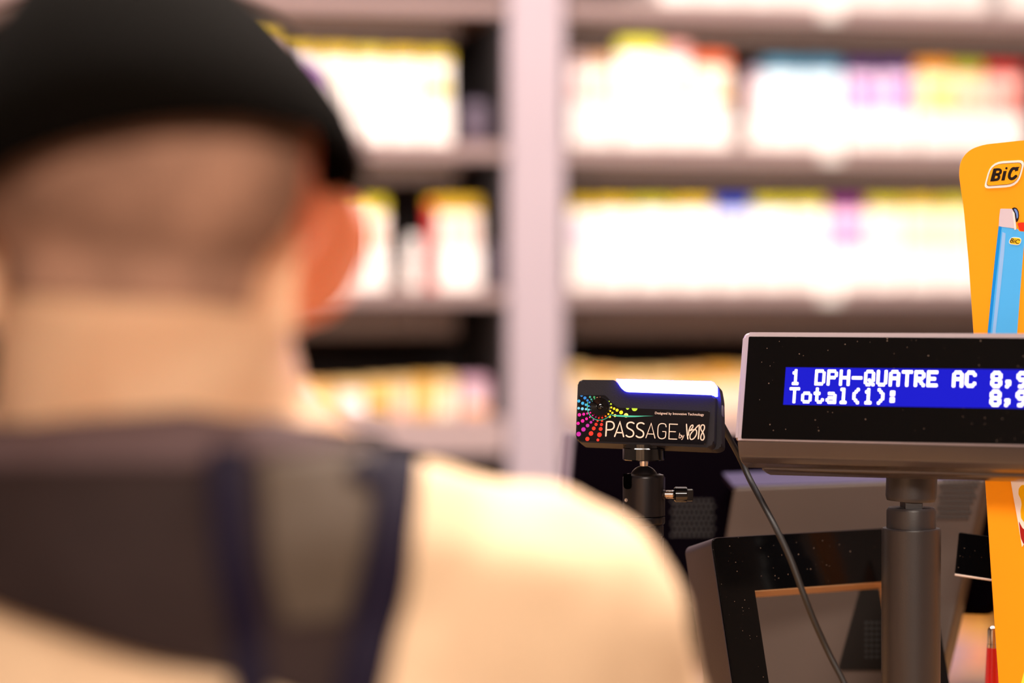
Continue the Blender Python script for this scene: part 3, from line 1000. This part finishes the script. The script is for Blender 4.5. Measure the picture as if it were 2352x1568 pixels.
for i in range(12):
    for j in range(7):
        x, y = 1990 + i * 12, 1430 + j * 13
        u, v = ts.uv(x, y, O2 + .0002)
        disc(bm, u, v, .0013, -O2 - .0002, 8)
obj('vent', bm, hol, till, smooth=False, kind='stuff')
ctr = ts.M @ Vector((tu / 2, .015, sl[0][1]))
bm = bmesh.new()
box(bm, ctr.x - .05, ctr.x + .05, ctr.y - .02, ctr.y + .03, CZ + .01, ctr.z + .03, .006)
box(bm, ctr.x - .12, ctr.x + .12, ctr.y - .08, ctr.y + .10, CZ + .0002, CZ + .014, .004)
obj('stand', bm, M_screen, till, world=True)

# ------------------------------------------------------------------ orange display card
oc = Plane(2240, 760, 1.785, -8.0, 2.0, -4.0)
card = thing('lighter_display_card', 'bright orange cardboard lighter display with printed blue lighter', 'display card', oc.M)
M_orange = mat('orange_card', '#ff9f14', .65, spec=.12, var=.03, scale=10)
zs = 780 - 300
k5 = 660 / 202.0
cp = [(2203, 400), (2206, 368), (2226, 344), (2258, 332), (2352, 322), (2430, 315), (2472, 326), (2490, 366), (2470, 760), (2440, 1580), (2430, 1875), (2308, 1885), (2294, 1568), (2275, 1290), (2262, 1085), (2250, 920), (2236, 760), (2225, 600), (2213, 470), (2206, 425)]
obj('card_panel', PR(rpoly(oc.poly(cp), .006, 5), 0, .0026, .0003, 1), M_orange, card)
op = lambda pts, o_=.0003: oc.poly(pts, o_)
c3 = lambda x, y: (2230 + x / 6.82, 350 + y / 6.82)


def patch(name, pts, m, y, r=0.0, par=None):
    p = op(pts)
    return obj(name, PR(rpoly(p, r, 5) if r else p, -y, -y + .0002), m, par or card, smooth=False)


M_pw = mat('print_white', '#f4e6e2', .65, spec=.12, var=.02)
M_pk = mat('print_black', '#1c100c', .65, spec=.12, var=.02)
M_po = mat('print_plum', '#5a2430', .65, spec=.12, var=.02)
M_am = mat('print_amber', '#ffa412', .65, spec=.12, var=.02)
lz_ = lambda g: [c3(250 - g, 470 + g), c3(300 + g * .3, 340 - g), c3(372, 180 - g), c3(790 + g, 145 - g), c3(805 + g, 200), c3(700 + g * .8, 500 + g), c3(290, 530 + g)]
loz = lambda g: [c3(238 - g, 528 + g), c3(325 - g * .3, 187 - g), c3(812 + g, 155 - g), c3(722 + g * .5, 494 + g)]
logo = patch('logo_plate', loz(40), M_pw, .0003, [.004, .009, .005, .009])
patch('logo_outline', loz(3), M_po, .0004, [.003, .0078, .004, .0078], logo)
patch('logo_field', loz(-5), M_am, .0005, [.0028, .0074, .0038, .0074], logo)
bm = bmesh.new()
sc_ = 1.785 / FPX / 6.82


def LS(pts, wd, cr=True):
    p = [oc.uv(*c3(x, y), .0006) for x, y in pts]
    stroke(bm, smooth_path(p, 4) if cr else p, wd * sc_, -.00056)


def LP(pts):
    flat(bm, [oc.uv(*c3(x, y), .0006) for x, y in pts], -.00057)


LP([(300, 455), (362, 452), (412, 246), (354, 252)])
LS([(375, 272), (430, 266), (462, 276), (466, 305), (440, 336), (372, 345)], 40)
LS([(372, 345), (425, 350), (440, 385), (415, 422), (330, 434)], 42)
LP([(474, 442), (528, 438), (562, 288), (510, 290)])
LS([(556, 250), (558, 246)], 36, False)
LS([(722, 268), (676, 250), (640, 268), (608, 330), (602, 385), (628, 412), (668, 404), (706, 372)], 46)
LP([(690, 300), (712, 292), (766, 224), (700, 228)])
obj('lettering', bm, M_pk, logo, smooth=False)
# printed lighter
M_lb = mat('print_blue', '#4fb2fa', .65, spec=.12, var=.03)
M_ld = mat('print_deep_blue', '#0a8ae6', .65, spec=.12, var=.02)
M_ll = mat('print_pale_blue', '#8fbcf4', .65, spec=.12, var=.02)
M_ls = mat('print_silver', '#cfc2d0', .65, spec=.12, var=.05)
M_rd = mat('print_red', '#e23018', .65, spec=.12, var=.03)
k = 660 / 202
z5 = lambda x, y: (2150 + x / 3.267, 300 + y / 3.267)
li = patch('printed_lighter', [z5(470, 715), z5(600, 738), z5(612, 736), z5(625, 755), z5(668, 758), z5(668, 800), z5(655, 900), z5(632, 1200), z5(610, 1500), z5(600, 1620), z5(382, 1620), z5(388, 1500), z5(418, 1190), z5(445, 930)], M_lb, .0003)
patch('shade_stripe', [z5(470, 715), z5(492, 720), z5(470, 930), z5(440, 1200), z5(410, 1500), z5(402, 1620), z5(382, 1620), z5(388, 1500), z5(418, 1190), z5(445, 930)], M_ld, .0004, par=li)
patch('pale_stripe', [z5(498, 760), z5(522, 770), z5(510, 930), z5(482, 1200), z5(448, 1500), z5(444, 1620), z5(420, 1620), z5(424, 1500), z5(455, 1190), z5(480, 930)], M_ll, .0004, par=li)
patch('printed_hood', [z5(482, 585), z5(570, 586), z5(590, 620), z5(604, 735), z5(470, 718), z5(474, 650)], M_ls, .0004, .0006, par=li)
patch('hood_edge', [z5(573, 606), z5(584, 612), z5(600, 742), z5(588, 744), z5(584, 690)], M_pw, .0005, par=li)
patch('spark_wheel', [z5(566, 584), z5(585, 574), z5(606, 580), z5(620, 605), z5(624, 640), z5(616, 676), z5(602, 690), z5(592, 640)], M_pk, .00035, .001, par=li)
patch('wheel_face', [z5(582, 586), z5(600, 586), z5(614, 612), z5(616, 648), z5(606, 664), z5(600, 622)], mat('print_steel_blue', '#6f8fd8', .65, spec=.12), .00045, .001, par=li)
patch('red_button', [z5(610, 694), z5(640, 688), z5(690, 690), z5(690, 756), z5(628, 750)], M_rd, .0004, .001, par=li)
sg = lambda g: [z5(546 - g, 846 + g), z5(562 - g * .5, 802 - g), z5(640 + g, 808 - g), z5(628 + g * .6, 856 + g)]
lp = patch('small_logo_plate', sg(5), M_pw, .00045, .004, par=li)
patch('small_logo', sg(0), mat('print_yellow', '#f6c41c', .65, spec=.12), .00055, .0035, par=li)
obj('small_lettering', text_on(oc, 'BiC', z5(553, 838), z5(620, 850), z5(564, 806), .0006, .012), M_pk, li, smooth=False)
# printed strip below the price display
z6 = lambda x, y: (2150 + x / 3.084, 1060 + y / 3.084)
st = patch('printed_strip', [z6(508, 10), z6(640, 10), z6(640, 560), z6(608, 604), z6(585, 455), z6(548, 250)], M_pw, .0003)
patch('yellow_shape', [z6(640, 165), z6(605, 165), z6(585, 190), z6(583, 230), z6(600, 265), z6(606, 300), z6(598, 350), z6(602, 400), z6(640, 450)], mat('print_yellow_deep', '#f0b400', .65, spec=.12), .0004, .001, par=st)
patch('red_shape', [z6(586, 420), z6(612, 470), z6(640, 490), z6(640, 600), z6(618, 580), z6(600, 540)], mat('print_crimson', '#a01c14', .65, spec=.12), .0004, .001, par=st)
bm = bmesh.new()
stroke(bm, smooth_path(op([z6(560, 105), z6(548, 98), z6(528, 108), z6(526, 124), z6(545, 126), z6(562, 112), z6(580, 88), z6(604, 82)]), 4), .0007, -.00042)
stroke(bm, smooth_path(op([z6(566, 98), z6(572, 110), z6(582, 100)]), 4), .0006, -.00042)
obj('curl_mark', bm, mat('print_violet', '#4a3f7c', .65, spec=.12), st, smooth=False)
patch('lime_patch', [z6(602, 1568), z6(640, 1420), z6(680, 1420), z6(680, 1640), z6(596, 1640)], mat('print_lime', '#e8e64a', .65, spec=.12), .0003)
# prop behind the card and its foot
cl = oc.M.inverted()
f0 = oc.M @ Vector((oc.uv(2370, 1880)[0], .02, oc.uv(2370, 1880)[1]))
bm = bmesh.new()
box(bm, f0.x - .03, f0.x + .09, f0.y - .03, f0.y + .012, CZ + .0002, CZ + .02, .001)
obj('card_foot', bm, M_orange, card, world=True)

# black label holder behind the card
bp_ = Plane(2202, 1222, 1.826, -35.0, 4.5, 4.0)
bl = thing('black_plate', 'small glossy black plate sticking out left of the orange card', 'plate', bp_.M)
pw0 = bp_.uv(2201, 1222); pw1 = bp_.uv(2201, 1318)
hgt = pw0[1] - pw1[1]
obj('face', PR(rpoly([(0, -hgt), (.045, -hgt), (.045, 0), (0, 0)], .001, 3), 0, .0018, .0003, 1), M_glass, bl)
obj('clear_edge', BX(.0008, .045, -.0015, .0022, -hgt - .0016, -hgt - .0001, .0004), mat('clear_edge', '#c8b4a8', .15), bl)
pp = bp_.M @ Vector((.041, .006, -hgt / 2))
bm = tube(bmesh.new(), [Vector((pp.x + .036, pp.y + .04, CZ + .002)), Vector((pp.x + .036, pp.y + .04, pp.z - .01)), Vector((pp.x + .03, pp.y + .03, pp.z)), Vector((pp.x, pp.y, pp.z))], .004, 12)
box(bm, pp.x + .012, pp.x + .060, pp.y + .02, pp.y + .07, CZ + .0002, CZ + .004, .001)
obj('stem', bm, M_black, bl, world=True)

# red pen
pt = P(2283, 1437, 1.832)
pn_b = Vector((pt.x - .0008, pt.y, CZ + .0004))
L_ = pt.z - pn_b.z
pen = thing('red_pen', 'red pen with chrome end standing behind the orange card', 'pen', Matrix.Translation(pn_b))
obj('barrel', LT([(0, 0), (.0045, 0), (.0072, .05), (.0066, L_ - .06), (.0046, L_ - .0165), (0, L_ - .0165)], 28), mat('pen_red', '#c8141c', .25, coat=.4), pen)
obj('chrome_band', LT([(0, L_ - .0166), (.0044, L_ - .0166), (.0044, L_ - .0138), (.0036, L_ - .0136), (.0036, L_ - .0130), (0, L_ - .0130)], 28), M_chrome, pen, label='chrome band')
obj('chrome_cap', LT([(0, L_ - .0131), (.0041, L_ - .0131), (.0041, L_ - .003), (.0032, L_ - .0012), (.0012, L_), (0, L_)], 28), M_chrome, pen, label='chrome push cap')

# ------------------------------------------------------------------ person seen from behind
XB, YB = -.172, 1.20
person = thing('person', 'person seen from behind in black cap and beige jacket with dark back panel', 'person', Matrix.Translation((XB, YB, 0)))


def ell(bm, c, r, M=None, sub=3):
    bmesh.ops.create_icosphere(bm, subdivisions=sub, radius=1, matrix=(M or Matrix.Identity(4)) @ Matrix.Translation(c) @ Matrix.Diagonal((r[0], r[1], r[2], 1)))


def limb(bm, pts, rads, n=20):
    for p, r in zip(pts, rads):
        ell(bm, p, (r, r, r))
    for (a, b), (ra, rb) in zip(zip(pts, pts[1:]), zip(rads, rads[1:])):
        a = Vector(a); b = Vector(b)
        tube(bm, [a, b], [ra, rb], n)


def remeshed(name, bm, voxel, iters, mats, parent):
    bm.transform(WM[parent.name].inverted())
    bmesh.ops.recalc_face_normals(bm, faces=bm.faces)
    me = bpy.data.meshes.new(name + '_raw')
    bm.to_mesh(me)
    bm.free()
    o = bpy.data.objects.new(name + '_raw', me)
    COL.objects.link(o)
    r = o.modifiers.new('r', 'REMESH'); r.mode = 'VOXEL'; r.voxel_size = voxel
    s = o.modifiers.new('s', 'SMOOTH'); s.factor = .5; s.iterations = iters
    bpy.context.view_layer.update()
    m2 = bpy.data.meshes.new_from_object(o.evaluated_get(bpy.context.evaluated_depsgraph_get()))
    bpy.data.objects.remove(o)
    bpy.data.meshes.remove(me)
    m2.name = name
    m2.materials.clear()
    for m in mats if isinstance(mats, (list, tuple)) else [mats]:
        m2.materials.append(m)
    for p in m2.polygons:
        p.use_smooth = True
    ob = bpy.data.objects.new(name, m2)
    COL.objects.link(ob)
    ob.parent = parent
    WM[ob.name] = WM[parent.name].copy()
    return ob


HC = P(338, 452, 1.165)                             # middle of the head
HM = Matrix.Translation(HC) @ Matrix.Rotation(R(-16), 4, 'X') @ Matrix.Rotation(R(3), 4, 'Y') @ Matrix.Diagonal((1.11, 1.055, 1.055, 1))
M_skin = mat('skin', '#e8be9b', .5, sss=.12, mix='#e1b28e', scale=25)
bm = bmesh.new()
ell(bm, (0, -.004, .022), (.073, .092, .070), HM)          # skull
ell(bm, (0, -.012, .004), (.0745, .086, .060), HM)         # occiput
ell(bm, (0, .046, -.036), (.060, .060, .076), HM)          # face
ell(bm, (0, .074, -.096), (.034, .034, .026), HM)          # jaw and chin
ell(bm, (0, .030, -.075), (.052, .050, .038), HM)
ell(bm, (0, .108, -.036), (.011, .014, .022), HM, 2)       # nose
ell(bm, (0, .118, -.048), (.014, .012, .009), HM, 2)
ell(bm, (0, .096, .000), (.046, .012, .010), HM, 2)        # brow
ell(bm, (0, .102, -.073), (.022, .010, .006), HM, 2)       # lips
ell(bm, (0, .101, -.082), (.020, .010, .006), HM, 2)
for sx in (-1, 1):
    EM = HM @ Matrix.Translation((sx * .063, .012, -.027)) @ Matrix.Rotation(R(sx * 56), 4, 'Z') @ Matrix.Rotation(R(sx * 10), 4, 'Y')
    ell(bm, (sx * .002, -.012, .004), (.0060, .031, .037), EM)      # ear shell
    ell(bm, (sx * .004, -.022, .016), (.0050, .015, .021), EM, 2)
    ell(bm, (0, -.003, -.024), (.0055, .011, .014), EM, 2)          # lobe
    ell(bm, (-sx * .006, .006, -.004), (.008, .010, .018), EM, 2)
neck0 = Vector((XB, 1.195, 1.335))
limb(bm, [(XB - .006, 1.196, 1.385), HM @ Vector((0, .004, -.04))], [.080, .066])
limb(bm, [(XB - .095, 1.195, 1.338), (XB - .05, 1.195, 1.356), (XB + .05, 1.195, 1.356), (XB + .095, 1.195, 1.338)], [.040, .053, .053, .040])
limb(bm, [(XB - .13, 1.20, 1.30), (XB, 1.19, 1.32), (XB + .13, 1.20, 1.30)], [.045, .055, .045])
ell(bm, (XB, 1.20, 1.20), (.155, .105, .17))
ell(bm, (XB, 1.20, 1.02), (.135, .095, .15))
ell(bm, (XB, 1.20, .88), (.160, .110, .12))
hands = []
for sx in (-1, 1):
    sh_ = Vector((XB + sx * .165, 1.21, 1.285)); el = Vector((XB + sx * .235, 1.30, 1.105)); wr = Vector((XB + sx * .14, 1.525, CZ + .045))
    limb(bm, [sh_, el], [.048, .038]); limb(bm, [el, wr], [.038, .024])
    hd = (Vector((-sx * .25, 1, -.02))).normalized()
    side = Vector((0, 0, 1)).cross(hd).normalized()               # to the left
    pc = wr + hd * .045
    for q in range(-2, 3):
        limb(bm, [wr + hd * .01 + side * .009 * q, wr + hd * .085 + side * .019 * q * .95 / 1.0], [.013, .0115], 12)
    for q, (ln_, rd) in enumerate(((.058, .0085), (.074, .009), (.080, .0092), (.072, .0088))):
        off = (q - 1.5) * .0205 * (-sx)
        a0 = wr + hd * .085 + side * off
        d1 = (hd + side * off * 2 + Vector((0, 0, .10))).normalized()
        a1 = a0 + d1 * ln_ * .45
        a2 = a1 + (hd + Vector((0, 0, -.35))).normalized() * ln_ * .32
        a3 = a2 + (hd + Vector((0, 0, -.55))).normalized() * ln_ * .25
        limb(bm, [a0, a1, a2, a3], [rd * 1.1, rd, rd * .93, rd * .82], 12)
    t0_ = wr + hd * .025 + side * sx * .022
    t1_ = t0_ + (hd * .6 + side * sx * .75).normalized() * .036
    t2_ = t1_ + (hd * .9 + side * sx * .35).normalized() * .030
    limb(bm, [t0_, t1_, t2_], [.0125, .0105, .0088], 12)
for sx in (-1, 1):
    limb(bm, [(XB + sx * .085, 1.20, .84), (XB + sx * .09, 1.215, .47), (XB + sx * .09, 1.19, .09)], [.080, .052, .038])
    limb(bm, [(XB + sx * .09, 1.18, .05), (XB + sx * .10, 1.31, .035)], [.035, .028])
M_ear = mat('ear_skin', '#cf7550', .5, sss=.3)
body = remeshed('body', bm, .0042, 6, [M_skin, M_ear], person)
HI = HM.inverted() @ WM[person.name]
for p in body.data.polygons:
    q = HI @ p.center
    if abs(q.x) > .068 and abs(q.y) < .05 and -.072 < q.z < .03:
        p.material_index = 1
bvh = BVHTree.FromPolygons([WM[person.name] @ v.co for v in body.data.vertices], [tuple(p.vertices) for p in body.data.polygons])
for sx in (-1, 1):
    e = HM @ Vector((sx * .030, .093, -.018))
    bm = bmesh.new()
    bmesh.ops.create_uvsphere(bm, u_segments=20, v_segments=14, radius=.0115, matrix=Matrix.Translation(e))
    for f in bm.faces:
        f.material_index = 1 if (f.calc_center_median() - e).normalized().dot((HM.to_3x3() @ Vector((0, 1, -.1))).normalized()) > .9 else 0
    obj('eye', bm, [mat('eye_white', '#e8e0da', .2), mat('iris', '#3a2618', .2)], person, world=True)

# cropped hair over the back and sides of the skull
bm = bmesh.new()
grid = []
NPH, NZ = 46, 22
for j in range(NZ + 1):
    row = []
    for i in range(NPH + 1):
        ph = R(-158 + 136 * i / NPH)                # round the back, from ear to ear
        back = max(0, -math.sin(ph))
        zlo = -.054 - .008 * back ** 2
        zz_ = zlo + (.045 - zlo) * j / NZ
        o_ = HM @ Vector((0, -.005, zz_))
        dv_ = (HM.to_3x3() @ Vector((math.cos(ph), math.sin(ph), -.05))).normalized()
        hit = None
        # cast outwards from inside the skull: the skin surface
        h = bvh.ray_cast(o_ + dv_ * .2, -dv_)
        hit = h[0] if h[0] is not None else o_ + dv_ * .075
        # leave the ears out: never farther than the skull
        dist = (hit - o_).length
        lim = .0775 * (1 if abs(math.cos(ph)) < .8 else .98) + .028 * max(0, -math.sin(ph)) ** 1.5
        dist = min(dist, lim)
        row.append(bm.verts.new(o_ + dv_ * (dist + .0022)))
    grid.append(row)
for A, B in zip(grid, grid[1:]):
    for i in range(NPH):
        bm.faces.new((A[i], A[i + 1], B[i + 1], B[i]))
M_hair = mat('cropped_hair', '#b3866f', .85, mix='#835f4d', scale=22, bump=.5, bscale=700)
obj('hair', bm, M_hair, person, world=True, angle=180)

# cap
CM = HM @ Matrix.Translation((0, -.002, .016)) @ Matrix.Rotation(R(-15), 4, 'Y')
bm = bmesh.new()
prof = []
hgt_, rad_ = .109, .0915
prof = [(.0915, 0), (.0895, .010), (.0845, .022), (.077, .036), (.067, .052), (.0555, .068), (.0435, .083), (.036, .092), (.026, .100), (.014, .105), (.004, .107)]
inner = [(max(r - .003, 0), z - .003 if i else z) for i, (r, z) in enumerate(prof)]
cap_prof = [(rad_ - .003, -.012)] + [(rad_, -.012)] + prof
rings = []
n = 56
allr = [(rad_ - .0035, -.010), (rad_ - .001, -.014), (rad_ + .0005, -.010)] + prof
for r, z in allr:
    rings.append((r, z))
rr2 = []
for r, z in allr:
    ring = []
    for t in range(n):
        a = 2 * math.pi * t / n
        q = Vector((r * math.cos(a), 1.2 * r * math.sin(a), z))
        q.z += (-.008 * abs(math.cos(a)) ** 2 - .009 * max(0, -math.sin(a)) ** 2 + .022 * max(0, math.sin(a)) ** 2) * max(0, 1 - z / .06)
        ring.append(bm.verts.new(CM @ q))
    rr2.append(ring)
for A, B in zip(rr2, rr2[1:]):
    for t in range(n):
        bm.faces.new((A[t], A[(t + 1) % n], B[(t + 1) % n], B[t]))
bm.faces.new(rr2[-1])
M_cap = mat('black_cap_cloth', '#090604', .95, bump=.3, bscale=900, spec=.04)
bmesh.ops.remove_doubles(bm, verts=bm.verts, dist=1e-5)
capo = obj('cap', bm, M_cap, person, world=True, angle=180, label='black cap')
bm = bmesh.new()
vs = []
for j in range(7):
    row = []
    for i in range(21):
        a = R(25 + 130 * i / 20)
        rr = 1 + .5 * j / 6 * math.sin(math.pi * i / 20) ** .6
        q = Vector((rad_ * math.cos(a) * (1 + .05 * j / 6), 1.2 * rad_ * math.sin(a) * rr, -.004 + .022 * max(0, math.sin(a)) ** 2 - .010 * (j / 6) - .006 * math.cos(a) ** 2))
        row.append(bm.verts.new(CM @ q))
    vs.append(row)
for A, B in zip(vs, vs[1:]):
    for i in range(20):
        bm.faces.new((A[i], A[i + 1], B[i + 1], B[i]))
vis = obj('visor', bm, M_cap, capo, world=True, angle=180)
vm = vis.modifiers.new('s', 'SOLIDIFY'); vm.thickness = .003
bm = LT([(0, 0), (.008, 0), (.007, .004), (.003, .006), (0, .006)], 20, M=CM @ Matrix.Translation((0, 0, hgt_ - .004)))
obj('cap_button', bm, M_cap, capo, world=True)

# jacket
M_jac = mat('beige_jacket_cloth', '#e6c5a2', .8, bump=.25, bscale=500, scale=8, var=.04)
bm = bmesh.new()
ell(bm, (XB, 1.205, 1.19), (.198, .135, .19))
ell(bm, (XB, 1.205, 1.00), (.190, .140, .20))
lathe(bm, [(0, .79), (.9, .79), (1, .80), (1.02, 1.0), (1.0, 1.15), (.9, 1.24), (0, 1.26)], 48, M=Matrix.Translation((XB, 1.205, 0)), sx=.190, sy=.140)
limb(bm, [(XB - .172, 1.222, 1.284), (XB, 1.20, 1.305), (XB + .172, 1.222, 1.284)], [.075, .082, .075])
limb(bm, [(XB - .12, 1.20, 1.315), (XB, 1.155, 1.326), (XB + .12, 1.20, 1.315)], [.058, .080, .058])
for sx in (-1, 1):
    sh_ = Vector((XB + sx * .188, 1.235, 1.277)); el = Vector((XB + sx * .240, 1.305, 1.125)); wr = Vector((XB + sx * .150, 1.50, CZ + .048))
    limb(bm, [sh_, sh_ * .5 + el * .5, el], [.073, .070, .058]); limb(bm, [el, wr], [.058, .038])
jac = remeshed('jacket', bm, .006, 10, M_jac, person)
from mathutils import noise
nrm = [v.normal.copy() for v in jac.data.vertices]
for v, n_ in zip(jac.data.vertices, nrm):
    c_ = v.co.copy()
    q = noise.noise(Vector((c_.x * 9, c_.y * 9, c_.z * 20))) + .5 * noise.noise(Vector((c_.x * 30, c_.y * 22, c_.z * 38)))
    v.co = c_ + n_ * (.005 * q)
jb = BVHTree.FromPolygons([WM[person.name] @ v.co for v in jac.data.vertices], [tuple(p.vertices) for p in jac.data.polygons])
def on_back(name, quad, nu, nv, lift, m, thick=.004):
    """cloth panel laid on the jacket: quad is a function (s, t) -> (x, z) on the back, dropped on to the jacket along y"""
    bm = bmesh.new()
    g = []
    for j in range(nv + 1):
        row = []
        for i in range(nu + 1):
            x, z = quad(i / nu, j / nv)
            h = jb.ray_cast(Vector((x, .6, z)), Vector((0, 1, 0)))
            if h[0] is None:
                q = jb.find_nearest(Vector((x, 1.12, z)))
                p, nn = q[0], q[1]
            else:
                p, nn = h[0], h[1]
            row.append(bm.verts.new(p + nn * lift))
        g.append(row)
    for A, B in zip(g, g[1:]):
        for i in range(nu):
            bm.faces.new((A[i], A[i + 1], B[i + 1], B[i]))
    bmesh.ops.smooth_vert(bm, verts=bm.verts, factor=.5, use_axis_x=True, use_axis_y=True, use_axis_z=True)
    o = obj(name, bm, m, jac, world=True, angle=180)
    md = o.modifiers.new('s', 'SOLIDIFY'); md.thickness = thick; md.offset = 0
    return o


def interp(pts, t):
    n_ = len(pts) - 1
    k_ = min(int(t * n_), n_ - 1)
    a = Vector(pts[k_]); b = Vector(pts[k_ + 1])
    return a.lerp(b, t * n_ - k_)


def bk(px, py, Y=1.085):
    q = P(px, py, Y)
    return (q.x, q.z)


topE = smooth_path([bk(x, y) for x, y in ((-420, 1075), (-200, 1045), (0, 1012), (220, 980), (450, 966), (660, 975), (800, 990), (925, 1020))], 4)
botE = smooth_path([bk(x, y) for x, y in ((-420, 1260), (-200, 1325), (0, 1398), (190, 1455), (370, 1515), (540, 1570), (690, 1625), (800, 1665))], 4)
M_char = mat('charcoal_cloth', '#382b2a', .8, spec=.15, bump=.25, bscale=600, mix='#2a2020', scale=7)
M_toplit = mat('toplit_charcoal_cloth', '#604d4f', .75, spec=.2, bump=.2, bscale=600)
M_navy = mat('navy_cloth', '#191126', .7, spec=.15, bump=.2, bscale=600)


def panel(s, t):
    a = interp(topE, s); b = interp(botE, s)
    q = a.lerp(b, t)
    return q.x, q.y


on_back('back_panel', panel, 44, 30, .004, M_char)
on_back('toplit_band', lambda s, t: tuple(interp(topE, .02 + s * .90).lerp(interp(botE, .02 + s * .90), .015 + t * (.30 if s < .6 else .30 - .16 * (s - .6) / .4) * .72)), 40, 6, .0062, M_toplit, .003)  # lighter band: top light on the panel's slope put into its colour


def strip(center, wd):
    c = smooth_path([bk(*p) for p in center], 5)
    return lambda s, t: (interp(c, t)[0] + (s - .5) * wd, interp(c, t)[1])


gl_ = smooth_path([bk(*p) for p in ((560, 1085), (580, 1200), (600, 1320), (640, 1450))], 5)
gr_ = smooth_path([bk(*p) for p in ((836, 1080), (826, 1200), (806, 1320), (765, 1450))], 5)
on_back('side_panel', lambda s, t: tuple(interp(gl_, t).lerp(interp(gr_, t), s)), 10, 14, .0065, mat('olive_cloth', '#54463a', .8, bump=.2, bscale=600), .003)
on_back('navy_stripe', strip([(885, 1012), (880, 1100), (868, 1250), (845, 1400), (812, 1560), (790, 1700)], .021), 6, 26, .0085, M_navy, .005)
on_back('navy_stripe', strip([(488, 1062), (500, 1180), (522, 1320), (545, 1440), (570, 1600), (590, 1700)], .016), 6, 26, .0085, M_navy, .004)

# neckband, zip, cuffs and hem of the jacket
bm = bmesh.new()
ring = []
for t in range(49):
    a = 2 * math.pi * t / 48
    d_ = Vector((math.cos(a), math.sin(a), 0))
    for k_ in range(60):
        o_ = Vector((XB - .004, 1.185, 1.43 - k_ * .002))
        h1 = bvh.ray_cast(o_ + d_ * .4, -d_)
        h2 = jb.ray_cast(o_ + d_ * .4, -d_)
        if h2[0] is not None and (h1[0] is None or (h2[0] - o_).dot(d_) > (h1[0] - o_).dot(d_)) and (h2[0] - o_).dot(d_) < .16:
            ring.append(h2[0] + Vector((0, 0, .002)))
            break
ring = [tuple((ring[i - 1] + ring[i] + ring[(i + 1) % len(ring)]) / 3) for i in range(len(ring))]
tube(bm, ring + [ring[0]], .0055, 10)
obj('neckband', bm, M_char, jac, world=True, angle=180)
bm = bmesh.new()
g = []
for j in range(30):
    z = 1.335 - j * .017
    row = []
    for i in range(3):
        h = jb.ray_cast(Vector((XB + (i - 1) * .006, 1.9, z)), Vector((0, -1, 0)))
        row.append(bm.verts.new((h[0] if h[0] is not None else Vector((XB, 1.33, z))) + Vector((0, .002, 0))))
    g.append(row)
for A, B in zip(g, g[1:]):
    for i in range(2):
        bm.faces.new((A[i], A[i + 1], B[i + 1], B[i]))
obj('zip', bm, M_char, jac, world=True, angle=180)
M_rib = mat('rib_knit', '#c99f74', .85, bump=.3, bscale=900)
for sx in (-1, 1):
    el = Vector((XB + sx * .240, 1.305, 1.125)); wr = Vector((XB + sx * .150, 1.50, CZ + .048))
    d_ = (wr - el).normalized()
    obj('cuff', tube(bmesh.new(), [wr - d_ * .012, wr - d_ * .006, wr + d_ * .03, wr + d_ * .036], [.036, .041, .037, .033], 28), M_rib, jac, world=True)
bm = bmesh.new()
lathe(bm, [(.95, .775), (1.0, .78), (1.02, .80), (1.02, .83), (1.0, .85), (.95, .853)], 48, M=Matrix.Translation((XB, 1.205, 0)), sx=.190, sy=.140)
obj('hem', bm, M_rib, jac, world=True)

# trousers and shoes
M_tr = mat('dark_trousers_cloth', '#2a2a30', .85, bump=.2, bscale=500)
bm = bmesh.new()
ell(bm, (XB, 1.20, .87), (.172, .122, .11))
for sx in (-1, 1):
    limb(bm, [(XB + sx * .088, 1.20, .84), (XB + sx * .093, 1.215, .47), (XB + sx * .093, 1.19, .095)], [.092, .068, .058])
remeshed('trousers', bm, .008, 6, M_tr, person)
for sx in (-1, 1):
    bm = bmesh.new()
    limb(bm, [(XB + sx * .093, 1.17, .048), (XB + sx * .10, 1.25, .046), (XB + sx * .104, 1.34, .038)], [.046, .044, .036])
    box(bm, XB + sx * .098 - .045, XB + sx * .098 + .045, 1.13, 1.372, .001, .03, .008)
    remeshed('shoe', bm, .005, 5, M_tr, person)
